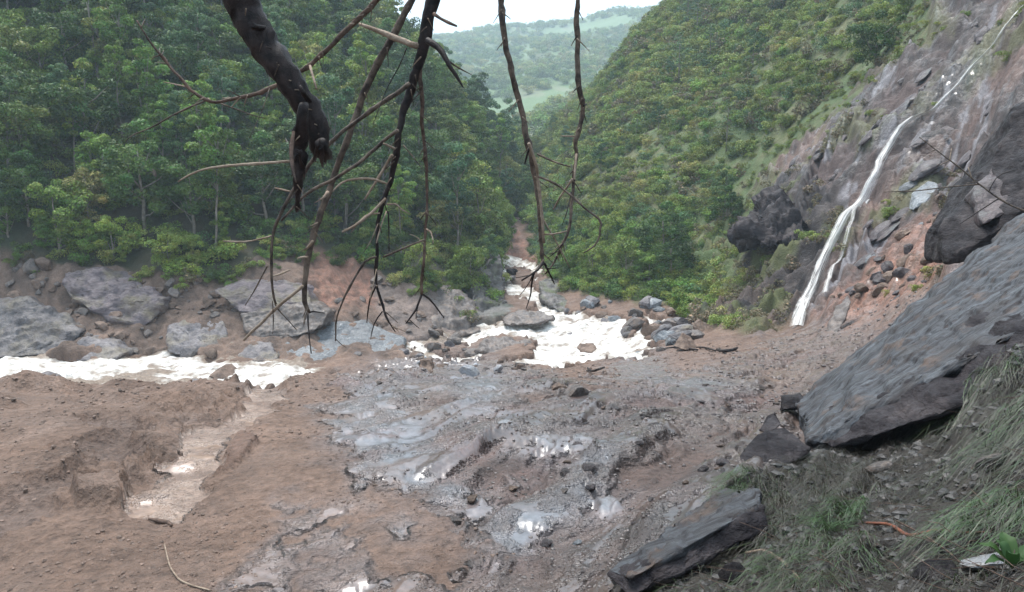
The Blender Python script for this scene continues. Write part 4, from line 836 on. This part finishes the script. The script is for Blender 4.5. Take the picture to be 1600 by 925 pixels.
def branch(label, name, main, Y0, dY, mat, twigs, cat='branch', group=None, extra=None):
    up = []
    for m_ in main:
        if m_[0][1] < 0:      # the branch goes on up to its tree, above the picture
            (x0, y0, w0), (x1, y1, _) = m_[0], m_[1]; k = 420 / math.hypot(x0 - x1, y0 - y1)
            m_ = [(x0 + (x0 - x1) * k * .7 + 25, y0 + (y0 - y1) * k, w0 * 1.5), (x0 + (x0 - x1) * k * .4, y0 + (y0 - y1) * k * .5, w0 * 1.2)] + list(m_)
        up.append(m_)
    parts = [limb(m_, Y0, dY, 12) for m_ in up]; V, Fc = join(parts); org = V[0].copy(); V = V - org
    N = V + 0; amp = .0014 * (main[0][0][2] / 10); q = V * 45
    V = V + np.stack([fbm(q[:, 0], q[:, 1], q[:, 2] + 9 * i, o=3) for i in range(3)], 1) * amp
    o = bpy.data.objects.new(name, from_poly(name, V, Fc, mat)); o.location = org; put(o); tag(o, label, cat, group)
    small = []
    for m_ in main:
        if len(m_) < 6: continue
        for _ in range(int(len(m_) * 1.1)):
            k = br.integers(1, len(m_) - 1); t_ = br.random(); x0 = m_[k][0] + (m_[k + 1][0] - m_[k][0]) * t_; y0_ = m_[k][1] + (m_[k + 1][1] - m_[k][1]) * t_
            if y0_ < 5: continue
            an = math.atan2(m_[k + 1][1] - m_[k][1], m_[k + 1][0] - m_[k][0]) + br.choice([-1, 1]) * br.uniform(.5, 1.1); L_ = br.uniform(6, 26); fr = k / len(m_)
            small.append(([(x0, y0_, 2.2), (x0 + math.cos(an) * L_ * .5, y0_ + math.sin(an) * L_ * .5 + 1.5, 1.5), (x0 + math.cos(an) * L_, y0_ + math.sin(an) * L_ + 4, .8)], BK_MIX if br.random() < .7 else BK_PALE, Y0 + dY * fr, 0.05))
    for tw in list(twigs) + small:
        path, mt = tw[0], tw[1]; y0 = tw[2] if len(tw) > 2 else Y0; dy = tw[3] if len(tw) > 3 else br.uniform(-.15, .15)
        V, Fc = join([limb(path, y0, dy, 6)]); t = bpy.data.objects.new('twig', from_poly('twig', V - org, Fc, mt)); put(t, o)
    return o
branch('thick black broken limb slanting down from the top edge with a torn end', 'broken_limb',
  [[(366,-60,58),(378,0,53),(402,52,46),(425,88,44),(444,113,43),(462,142,39),(482,172,37),(497,205,36),(502,232,31),(508,246,14)],
   [(476,165,12),(469,195,21),(468,230,25),(467,258,19),(465,285,12),(464,312,8),(463,333,3)], [(503,222,16),(513,242,10),(519,250,2)], [(495,225,12),(494,243,6),(491,254,1)], [(500,230,10),(503,246,6),(504,262,1)], [(507,232,8),(509,248,5),(511,257,1)], [(470,235,10),(474,262,5),(476,285,1)], [(464,240,8),(458,262,4),(457,278,1)], [(392,38,10),(410,46,8),(424,44,2)], [(470,140,8),(478,150,7),(488,168,2)]], 2.3, .15, BK_DARK,
  [([(455,252,4),(400,256,4),(330,262,3.5),(300,272,3),(278,284,2)], BK_PALE, 2.35), ([(459,205,5),(456,230,8),(457,262,6),(462,285,3)], BK_BRN, 2.28)])
branch('long thin curved branch crossing behind the thick black limb', 'dead_branch', [[(606,-22,9),(588,0,8),(560,30,7.5),(535,53,8),(508,80,7),(483,102,7),(465,113,6),(429,135,6),(400,146,6),(376,151,5.5),(340,159,5),(324,156,5),(299,142,5),(281,120,4),(263,101,4),(236,67,3),(214,32,2)]], 2.75, .3, BK_BRN,
  [([(324,156,3),(280,175,2.5),(240,197,2),(205,212,1.6),(197,222,1.2)], BK_MIX, 3.0), ([(299,137,2.5),(275,132,2),(256,128,1.2)], BK_PALE, 3.0), ([(345,162,2),(370,171,2),(395,180,1.6),(415,185,1.2)], BK_MIX, 2.95),
   ([(421,139,1.6),(412,165,1.4),(404,185,1.2),(390,215,.9)], BK_MIX, 2.92), ([(484,103,4),(490,125,4),(494,139,4)], BK_PALE, 2.8), ([(376,151,2),(365,145,1.6),(352,140,1)], BK_MIX, 2.9), ([(362,168,1.6),(368,160,2),(376,152,2)], BK_PALE, 2.9)])
branch('long brown branch slanting down to a curled black tip over the split block', 'dead_branch',
  [[(652,-40,12),(643,0,11),(616,55,11),(590,100,11),(572,139,10),(554,188,10),(535,240,10),(518,286,10),(503,328,10),(491,368,10),(481,407,9),(476,449,8),(477,474,7),(483,488,4)]], 3.0, .2, BK_MIX,
  [([(473,446,5),(455,462,5),(440,474,5),(410,502,4.5),(381,531,4)], BK_PALE, 3.15), ([(481,489,3),(490,486,3),(500,488,2),(508,489,1)], BK_DARK, 3.2), ([(481,488,3),(482,519,2.5),(486,552,1.5)], BK_DARK, 3.2),
   ([(488,377,5),(482,386,4),(476,391,2)], BK_PALE, 3.1), ([(481,402,4),(472,402,4),(465,404,3)], BK_PALE, 3.12), ([(512,300,6),(507,308,5),(500,312,3)], BK_PALE, 3.1)])
branch('forked dark main branch hanging through the upper middle with many side twigs', 'dead_branch',
  [[(690,-50,22),(677,0,20),(668,30,19),(664,60,20),(656,97,15),(642,139,13),(630,175,11),(624,208,10),(616,253,10),(609,290,8),(597,325,7),(590,359,6),(588,401,5),(587,440,4.5),(596,474,4),(606,498,3),(617,518,1.6)]], 2.9, .25, BK_DARK,
  [([(652,71,10),(630,64,9),(609,56,9),(585,46,7),(561,37,4)], BK_PALE, 2.9, .1), ([(678,22,5),(690,30,4),(704,37,4),(714,41,3)], BK_BRN, 2.9), ([(668,62,11),(681,70,10),(693,84,9),(703,102,8),(713,118,6),(724,137,2)], BK_DARK, 2.9, -.1), ([(700,95,3),(716,106,2.5),(737,117,1)], BK_MIX, 2.88),
   ([(640,130,7),(620,146,7),(593,162,7),(570,180,6),(548,195,6),(515,224,6),(488,250,6),(470,280,5),(456,300,5),(440,334,5),(429,359,5),(425,390,4.5),(424,430,4),(428,460,3),(432,475,2)], BK_MIX, 2.95, .2),
   ([(417,416,2.5),(400,450,2),(383,477,1.2)], BK_MIX, 3.15), ([(424,445,2.2),(431,477,2),(450,500,1.6),(464,516,1.2)], BK_MIX, 3.15), ([(426,470,2),(427,500,1.6),(426,522,1)], BK_MIX, 3.15), ([(425,432,3),(440,427,3),(453,421,2.5)], BK_PALE, 3.12), ([(425,369,3),(405,374,3),(385,377,3),(349,377,2)], BK_PALE, 3.1), ([(455,300,3),(442,297,3),(429,294,1.6)], BK_PALE, 3.1),
   ([(622,203,6),(608,213,6),(593,227,6),(570,247,5.5),(548,263,5),(518,282,5),(486,298,4.5),(467,313,4),(440,344,3)], BK_MIX, 2.95, .15), ([(604,287,4),(585,281,4),(567,279,4),(544,281,3.5),(530,289,3),(520,299,2)], BK_PALE, 3.0), ([(613,242,4),(595,270,4),(578,298,3.5),(570,312,2)], BK_PALE, 3.0), ([(617,232,4),(608,228,4),(599,224,2.5)], BK_PALE, 2.98),
   ([(635,75,2),(625,101,1.8),(606,136,1.5),(590,175,1.2),(583,195,.9)], BK_DARK, 2.95), ([(630,227,2),(645,245,1.8),(659,263,1.2)], BK_MIX, 2.97), ([(602,310,4.5),(585,328,4.5),(570,341,4.5),(552,354,4),(534,362,2.5)], BK_PALE, 3.02), ([(594,333,2.5),(573,336,2.5),(560,348,2),(548,364,1)], BK_PALE, 3.03),
   ([(604,319,3),(615,318,3),(624,321,2.5),(632,332,2),(640,334,1.2)], BK_PALE, 3.03), ([(588,401,3.5),(570,410,3.5),(549,443,3.5),(534,474,3),(525,504,2.8),(524,533,2)], BK_MIX, 3.05, .1), ([(525,530,1.5),(533,538,1.3),(541,543,1)], BK_MIX, 3.12),
   ([(599,402,3.5),(630,388,3.2),(664,374,3)], BK_MIX, 3.05), ([(588,446,3),(580,462,2.8),(576,480,2.5),(573,504,1.5)], BK_DARK, 3.1), ([(598,487,2.5),(588,500,2.2),(583,512,2),(579,530,1)], BK_DARK, 3.13), ([(607,330,2.5),(608,360,2.2),(608,392,1.4)], BK_DARK, 3.05), ([(590,350,2),(580,375,1.6),(568,395,1)], BK_MIX, 3.05), ([(588,380,2),(596,350,2),(604,330,2)], BK_PALE, 3.04),
   ([(588,420,2),(583,445,1.6),(578,470,1.2)], BK_PALE, 3.08)])
branch('thin straight reddish branch hanging beside the forked dark one', 'dead_branch', [[(668,20,6),(657,107,6),(659,162,6),(661,211,6),(666,253,6),(666,279,5),(667,325,4.5),(665,368,4.5),(663,410,4.5),(659,440,5),(659,460,4.5)]], 3.05, .1, BK_BRN,
  [([(659,459,4),(652,480,3.2),(644,492,3),(634,506,1.8)], BK_DARK, 3.15), ([(660,460,4),(668,466,3.5),(678,475,3),(694,497,1.8)], BK_DARK, 3.15), ([(640,500,2),(648,507,1.6),(655,513,1)], BK_DARK, 3.15), ([(666,358,2.5),(674,364,2.5),(677,380,1.6)], BK_PALE, 3.12), ([(653,480,2),(651,490,1.6),(650,498,1)], BK_DARK, 3.15), ([(664,385,2),(654,372,1.6),(640,366,1)], BK_MIX, 3.12)])
branch('left one of the two long branches hanging before the distant hills', 'dead_branch', [[(780,-40,9),(783,0,9),(787,52,9.5),(795,90,9),(801,119,9),(815,176,9.5),(826,228,10),(836,275,9),(842,322,8),(845,363,7.5),(848,394,6),(850,415,4.5)]], 3.3, .2, BK_MIX,
  [([(826,224,5),(834,245,5),(842,290,5),(848,340,4.5),(850,380,4)], BK_PALE, 3.36, .12), ([(839,241,3.5),(865,252,3),(890,260,2.5)], BK_MIX, 3.4), ([(841,275,3.5),(858,282,3.5),(875,291,3.5),(897,310,3.5),(916,327,3.5),(938,345,4),(938,358,3.5),(937,370,3),(928,385,2.5),(912,395,2)], BK_MIX, 3.4),
   ([(849,410,4),(842,420,4),(833,427,3.5),(815,438,2.5)], BK_DARK, 3.48), ([(834,427,3),(830,445,2.8),(829,460,2.5),(822,482,1.4)], BK_DARK, 3.48), ([(850,412,4),(857,425,3),(866,444,1.6)], BK_DARK, 3.48), ([(846,337,2.6),(862,365,2.5),(876,390,2.3),(890,418,1.4)], BK_PALE, 3.45), ([(849,366,3),(865,366,2.8),(886,361,2)], BK_PALE, 3.45), ([(827,232,4),(822,246,3.5),(820,256,2)], BK_DARK, 3.38),
   ([(836,428,2),(820,432,1.6),(806,434,1)], BK_DARK, 3.48), ([(852,418,2),(862,420,1.6),(872,418,1)], BK_DARK, 3.48), ([(833,427,1.8),(826,444,1.5),(812,462,1)], BK_DARK, 3.48)])
branch('right one of the two long branches hanging before the distant hills', 'dead_branch', [[(905,-40,6),(903,0,6),(901,31,8),(903,104,8),(907,145,8),(912,166,7),(906,197,7),(898,223,6.5),(900,245,6),(896,270,6),(894,311,4.5),(890,353,4.5),(877,384,4),(865,410,3),(852,428,2)]], 3.45, .15, BK_MIX,
  [([(898,213,2.6),(888,213,2.4),(876,212,1.4)], BK_PALE, 3.5), ([(894,279,3.5),(884,296,3.5),(876,306,3),(865,327,2)], BK_PALE, 3.5), ([(901,240,3.5),(899,260,3.5),(897,280,3)], BK_PALE, 3.44), ([(880,380,2),(870,392,1.6),(855,404,1)], BK_DARK, 3.55), ([(912,165,3),(917,162,2)], BK_DARK, 3.5), ([(893,300,2),(886,330,1.8),(878,352,1.2)], BK_DARK, 3.5)])
branch('bare forked stick poking out from the right edge across the slope', 'dead_branch', [[(1640,345,3),(1575,318,3),(1530,288,2.5),(1500,262,2.2),(1470,240,1.8),(1436,214,1.2)]], 11.5, .5, BK_MIX,
  [([(1530,288,2.5),(1480,292,2),(1430,298,1.8),(1380,300,1.2)], BK_MIX, 11.8), ([(1560,310,2.2),(1530,330,1.8),(1500,350,1.2)], BK_DARK, 11.6), ([(1545,300,2),(1560,275,1.6),(1590,265,1.2)], BK_DARK, 11.6)])

# ---------------------------------------------------------------- sticks and drift on the ground
def stick(label, pts, mat, lift=.02, cat='stick', name='stick', sides=6):
    Q = [];
    for a, b, w in pts:
        p = hit(a, b); z_ = G(p[0], p[1]); Q.append((p[0], p[1], z_ + lift, w / 2 / F * p[1]))
    Q = np.array(Q); n = len(Q) * 5; k = np.linspace(0, 1, len(Q)); t = np.linspace(0, 1, n); P = np.stack([np.interp(t, k, Q[:, i]) for i in range(4)], 1)
    for _ in range(3): P[1:-1] = (P[:-2] + P[1:-1] * 2 + P[2:]) / 4
    V, Fc = tube(P[:, :3], P[:, 3], sides); org = V[0].copy(); o = bpy.data.objects.new(name, from_poly(name, V - org, Fc, mat)); o.location = org; put(o); tag(o, label, cat); return o
stick('thin pale curved reed lying on the brown mud at the bottom left', [(257,850,2.5),(265,885,3),(280,908,3),(300,916,3),(330,925,3)], BK_PALE, .015, 'reed', 'reed')
stick('reddish brown stick lying in the matted grass at the lower right', [(1352,820,4),(1392,822,6),(1420,838,7),(1465,836,6),(1510,842,4),(1540,848,3)], bark_material('red bark', (.20,.07,.04), (.12,.05,.035), .5, 20), .04)
stick('pale broken stick in the grass below the small slab', [(1165,868,5),(1195,868,6),(1225,882,6),(1250,905,5)], BK_PALE, .04)
stick('thin brown stem running under the reddish stick', [(1400,825,2.5),(1440,850,3),(1480,872,3),(1500,885,2)], BK_BRN, .05)
stick('pinkish chip of wood on the mud below the gully', [(232,803,4),(246,806,8),(262,810,8),(268,814,4)], BK_BRN, .02, 'wood chip', 'wood_chip')
stick('short dark drift log on the mud by the right slope', [(1120,550,4),(1130,553,6),(1148,552,6),(1152,550,3)], BK_DARK, .15, 'log', 'drift_log')
stick('thin drift stick beside the short dark log', [(1085,544,2),(1100,545,3),(1118,550,3)], BK_DARK, .1)
stick('curved dark twig stuck in the mud below the pool', [(918,582,3),(924,590,4),(936,592,4),(944,582,3)], BK_DARK, .15)
stick('dark straight stick on the mud under the pointed rock', [(1035,548,2),(1055,545,3),(1090,548,3)], BK_DARK, .1)
stick('pale fallen stem on the bank below the split rock wall', [(708,470,4),(700,485,4),(690,497,4)], BK_PALE, .3)
stick('splintered pale stub on the left wooded slope', [(238,322,4),(244,330,7),(247,340,4)], BK_PALE, 4.0)

# ---------------------------------------------------------------- clods and pebbles on the mud
def scatter_join(name, x, y, z, s, mat, sub, seed, flat=(.4, .8)):
    rg = np.random.default_rng(seed); V0, F0 = ico(sub); protos = []
    for _ in range(8): v, _f = rock_verts(rg, sub, (1, rg.uniform(.6, .95), rg.uniform(*flat)), 6, .12); protos.append(v)
    n = len(x); pr = np.array(protos)[rg.integers(0, 8, n)]; a = rg.uniform(0, 6.28, n); ca, sa = np.cos(a), np.sin(a)
    X = pr[:, :, 0] * ca[:, None] - pr[:, :, 1] * sa[:, None]; Y = pr[:, :, 0] * sa[:, None] + pr[:, :, 1] * ca[:, None]
    V = np.stack([X * s[:, None] + x[:, None], Y * s[:, None] + y[:, None], pr[:, :, 2] * s[:, None] + z[:, None]], 2).reshape(-1, 3)
    Fc = (F0[None] + (np.arange(n) * len(V0))[:, None, None]).reshape(-1, 3); t = np.repeat(rg.uniform(.6, 1.3, (n, 1)) * np.ones((1, 3)), len(V0), 0)
    me = mesh_np(name, V, Fc, mat, t, smooth=False); return me
def clod_material(name, c1, c2, rough):
    m, n, l = new_mat(name); t = n.new('ShaderNodeAttribute'); t.attribute_name = 'tint'; g = n.new('ShaderNodeNewGeometry').outputs['Position']; a = nz(n, l, g, 3, 4, .6)
    c = mixc(n, l, 1.0, mixc(n, l, ramp(n, l, a.outputs[0], .35, .65), c1, c2), t.outputs['Color'], 'MULTIPLY'); b = nz(n, l, g, 60, 4, .6); surf(n, l, c, rough, bump(n, l, b.outputs[0], .6, .01)); return m
cr_ = np.random.default_rng(77)
def polar(n, r0, r1, a0, a1, p=1.0):
    r = r0 * (r1 / r0) ** (cr_.random(n) ** p); a = cr_.uniform(a0, a1, n); return r * np.sin(a), r * np.cos(a)
x, y = polar(26000, 3.2, 45, -.62, .62); z, _, wt, g = survey(x, y); ok = (g['mud'] > .6) & (g['grey'] < .4) & (g['pud'] < .2) & (g['ch'] < .3) & (g['gb'] < .5) & (fbm(x / 1.2, y / 1.2, o=3) > -.1)
x, y, z = x[ok], y[ok], z[ok]; r = np.hypot(x, y); s = cr_.uniform(.4, 1.6, len(x)) ** 2 * .0015 * r + .004
o = put(bpy.data.objects.new('mud_clods', scatter_join('mud_clods', x, y, z, s, clod_material('brown mud clod', (.17,.112,.085), (.11,.075,.057), .75), 1, 1))); tag(o, kind='stuff')
x, y = polar(15000, 3.0, 45, -.3, .62); z, _, wt, g = survey(x, y); ok = (g['mud'] > .5) & (g['grey'] > .4) & (g['gb'] < .4) & (g['pud'] < .3) & (fbm(x / .9, y / .9, o=3) > -.05)
x, y, z = x[ok], y[ok], z[ok]; r = np.hypot(x, y); s = cr_.uniform(.4, 1.7, len(x)) ** 2 * .0014 * r + .003
o = put(bpy.data.objects.new('gravel', scatter_join('gravel', x, y, z, s, clod_material('mixed gravel', (.12,.098,.09), (.06,.046,.043), .45), 1, 2))); tag(o, kind='stuff')

# ---------------------------------------------------------------- flattened grass on the near slope
def blade_material():
    m, n, l = new_mat('grass blades'); t = n.new('ShaderNodeAttribute'); t.attribute_name = 'tint'
    p = n.new('ShaderNodeBsdfPrincipled'); l.new(t.outputs['Color'], p.inputs['Base Color']); p.inputs['Roughness'].default_value = .45
    tr2 = n.new('ShaderNodeBsdfTranslucent'); l.new(t.outputs['Color'], tr2.inputs[0]); ms = n.new('ShaderNodeMixShader'); ms.inputs[0].default_value = .25; l.new(p.outputs[0], ms.inputs[1]); l.new(tr2.outputs[0], ms.inputs[2])
    o = n.new('ShaderNodeOutputMaterial'); l.new(ms.outputs[0], o.inputs[0]); return m
M_BLADE = blade_material()
GD = (hit(1290, 780) - hit(1560, 600))[:2]; GD /= np.hypot(*GD)
def blades(name, bx, by, bz, dirx, diry, length, width, arch, colr, up=0.):
    n = len(bx); S = 5; t = np.linspace(0, 1, S); rg = cr_
    cur = rg.uniform(-.5, .5, n)[:, None]; L_ = length[:, None]
    fx = dirx[:, None] * np.cos(cur * t) - diry[:, None] * np.sin(cur * t); fy = dirx[:, None] * np.sin(cur * t) + diry[:, None] * np.cos(cur * t)
    X = bx[:, None] + fx * L_ * t; Y = by[:, None] + fy * L_ * t
    Zg = survey(X.ravel(), Y.ravel())[0].reshape(X.shape)
    Z = Zg + arch[:, None] * np.sin(t * math.pi * .9) * 1.0 + .015 + (bz - Zg[:, 0])[:, None] * (1 - t) ** .5 * 1.0
    wx = -diry[:, None]; wy = dirx[:, None]; w = width[:, None] * (1 - t ** 2 * .9) * .5
    A = np.stack([X - wx * w, Y - wy * w, Z], 2); B = np.stack([X + wx * w, Y + wy * w, Z + .3 * w], 2); V = np.stack([A, B], 2).reshape(-1, 3)
    f = grid_faces(S, 2); Fc = (f[None] + (np.arange(n) * S * 2)[:, None, None]).reshape(-1, 4)
    return V, Fc, np.repeat(colr, S * 2, 0)
def grass(name, n, region, green, lmin, lmax, amin=.01, amax=.1, jit=.45, wd=.005, clump=None):
    hs = np.array([hit(a, b) for a, b in region]); x = cr_.uniform(hs[:, 0].min(), hs[:, 0].max(), n * 6); y = cr_.uniform(hs[:, 1].min(), hs[:, 1].max(), n * 6)
    px, py = proj(x, y, Hbase(x, y)); ok = sdist(px, py, region) > 0
    if clump: ok &= fbm(x / clump, y / clump, o=3) > .0
    x, y = x[ok][:n], y[ok][:n]; z = survey(x, y)[0]; m = len(x); a = math.atan2(GD[1], GD[0]) + cr_.normal(size=m) * jit + fbm(x / .6, y / .6) * .5
    g_ = np.clip(green + cr_.normal(size=(m, 1)) * .3 + fbm(x / .7 + 5, y / .7)[:, None] * .3, 0, 1); straw = np.array([.038,.030,.020]); gr_ = np.array([.028,.075,.012]); dk = np.array([.035,.028,.020])
    c = straw + (gr_ - straw) * g_; c = np.where(cr_.random((m, 1)) < .55 * (1 - green), dk, c) * cr_.uniform(.55, 1.35, (m, 1))
    return blades(name, x, y, z + cr_.uniform(0, .03, m), np.cos(a), np.sin(a), cr_.uniform(lmin, lmax, m), cr_.uniform(.6, 1.5, m) * wd, cr_.uniform(amin, amax, m), c)
GB = [(1170,775),(1300,712),(1400,690),(1480,650),(1620,560),(2100,480),(2200,1050),(980,1050),(1000,910),(1180,830)]
sets = [grass('', 7500, GB, .0, .06, .28, .0, .05, 1.3, .0026), grass('', 3800, GB, .15, .12, .5, .01, .08, .6, .003, .3),
        grass('', 900, [(1190,770),(1300,715),(1420,740),(1300,810),(1200,850)], .15, .25, .6, .02, .12, .3, .0035),
        grass('', 380, [(1450,655),(1500,600),(1570,570),(1620,560),(1600,600),(1500,660)], .6, .3, .7, .03, .15, .25, .0045),
        grass('', 420, [(1520,700),(1620,600),(1700,600),(1680,700),(1560,750)], .5, .3, .7, .03, .15, .25, .0045),
        grass('', 420, [(1480,835),(1540,780),(1640,740),(1660,820),(1560,850)], .8, .25, .6, .03, .12, .3, .0045),
        grass('', 330, [(1300,800),(1340,775),(1370,785),(1340,825),(1290,840)], .9, .18, .4, .03, .10, .25, .005),
        grass('', 500, [(1150,800),(1200,750),(1240,790),(1215,860),(1160,850)], .25, .2, .5, .03, .12, .35, .0035),
        grass('', 250, [(1115,800),(1150,765),(1180,760),(1160,800)], .9, .10, .26, .03, .08, .3, .004),
        grass('', 600, [(1200,870),(1300,840),(1380,860),(1300,925),(1180,925)], .6, .15, .4, .02, .08, .7, .0035)]
V = np.concatenate([s_[0] for s_ in sets]); off = np.cumsum([0] + [len(s_[0]) for s_ in sets[:-1]]); Fc = np.concatenate([s_[1] + o_ for s_, o_ in zip(sets, off)])
gr_o = put(bpy.data.objects.new('flattened_grass', mesh_np('flattened_grass', V, Fc, M_BLADE, np.clip(np.concatenate([s_[2] for s_ in sets]), .01, .6)))); tag(gr_o, kind='stuff')

# broken twigs and roots strewn through the mat
x, y = polar(1900, 3.0, 11, .05, .66); z, _, _, g = survey(x, y); ok = g['gb'] > .5; x, y, z = x[ok][:750], y[ok][:750], z[ok][:750]; parts = []
for i in range(len(x)):
    a = math.atan2(GD[1], GD[0]) + cr_.normal() * .9; L_ = cr_.uniform(.05, .3); r_ = cr_.uniform(.001, .0035); q_ = np.array([x[i], y[i], z[i] + .012]); dd = np.array([math.cos(a), math.sin(a), cr_.uniform(-.1, .35)])
    parts.append(tube([q_, q_ + dd * L_ * .5 + cr_.normal(size=3) * .012, q_ + dd * L_], [r_, r_ * .8, r_ * .4], 4))
V, Fc = join(parts); o = put(bpy.data.objects.new('twig_litter', from_poly('twig_litter', V, Fc, BK_BRN))); tag(o, kind='stuff')
x, y = polar(6000, 3.0, 13, .0, .66); z, _, wt, g = survey(x, y); ok = g['gb'] > .4; x, y, z = x[ok], y[ok], z[ok]; r = np.hypot(x, y); s = cr_.uniform(.4, 2.0, len(x)) ** 2.4 * .0022 * r + .004
o = put(bpy.data.objects.new('stone_litter', scatter_join('stone_litter', x, y, z, s, clod_material('dark stone litter', (.045,.037,.034), (.016,.014,.013), .5), 1, 3))); tag(o, kind='stuff')
# broad leaved plant at the bottom right corner
M_LEAF = leaf_material('broad leaf', (.03,.075,.02), (.03,.07,.022), (.04,.08,.02))
def broad_leaf(base, d, L_, w, arch):
    S, Tn = 9, 5; d = np.array(d, float); d /= np.linalg.norm(d); side = np.cross(d, [0, 0, 1]); side /= np.linalg.norm(side); V = []
    for i in range(S):
        t = i / (S - 1); c = np.array(base) + d * L_ * t + np.array([0, 0, arch * math.sin(t * 2.4) - arch * .5 * t * t]); ww = w * math.sin(math.pi * min(1, t ** .75 * .97 + .03)) ** .8
        for j in range(Tn):
            u = j / (Tn - 1) * 2 - 1; V.append(c + side * u * ww * .5 + np.array([0, 0, abs(u) * ww * .22 + math.sin(t * 14) * .006 * abs(u)]))
    return np.array(V), grid_faces(S, Tn)
p = hit(1580, 905); zb_ = G(p[0], p[1]); pl = empty('leafy_plant', (p[0], p[1], zb_)); tag(pl, 'broad leaved green plant at the bottom right corner', 'plant')
for k, (dx, dy, dz, L_, w) in enumerate([(-.8,.5,.5,.15,.06),(.2,.9,.7,.16,.07),(-.9,-.1,.15,.13,.055),(.9,.2,.5,.14,.06),(.3,-.8,.3,.12,.06),(-.3,.9,.9,.12,.05),(-.4,-.5,.8,.10,.05)]):
    V, Fc = broad_leaf((0, 0, .02), (dx, dy, dz), L_, w, .04); lf = bpy.data.objects.new('leaf', mesh_np('leaf', V, Fc, M_LEAF, np.ones((len(V), 3)))); put(lf, pl)
V, Fc = tube([(0, 0, -.05), (.005, 0, .03), (.01, .01, .1)], [.006, .005, .003], 6); put(bpy.data.objects.new('stem', from_poly('stem', V, Fc, BK_MIX)), pl)
HAZE = 0.00047
# ---------------------------------------------------------------- haze
hz_lo = float(gz.min()) - 1.0
bm = bmesh.new(); bmesh.ops.create_cube(bm, size=1)
for v in bm.verts:
    v.co.x *= 8400; v.co.y *= 8400; v.co.z = hz_lo if v.co.z < 0 else float(gz.max()) + 25
me = bpy.data.meshes.new('haze'); bm.to_mesh(me); bm.free()
hm, n, l = new_mat('air'); pv = n.new('ShaderNodeVolumePrincipled'); pv.inputs['Color'].default_value = (.72, .87, 1, 1); pv.inputs['Density'].default_value = HAZE
o = n.new('ShaderNodeOutputMaterial'); l.new(pv.outputs[0], o.inputs['Volume']); me.materials.append(hm)
haze = put(bpy.data.objects.new('haze', me)); tag(haze, kind='stuff')
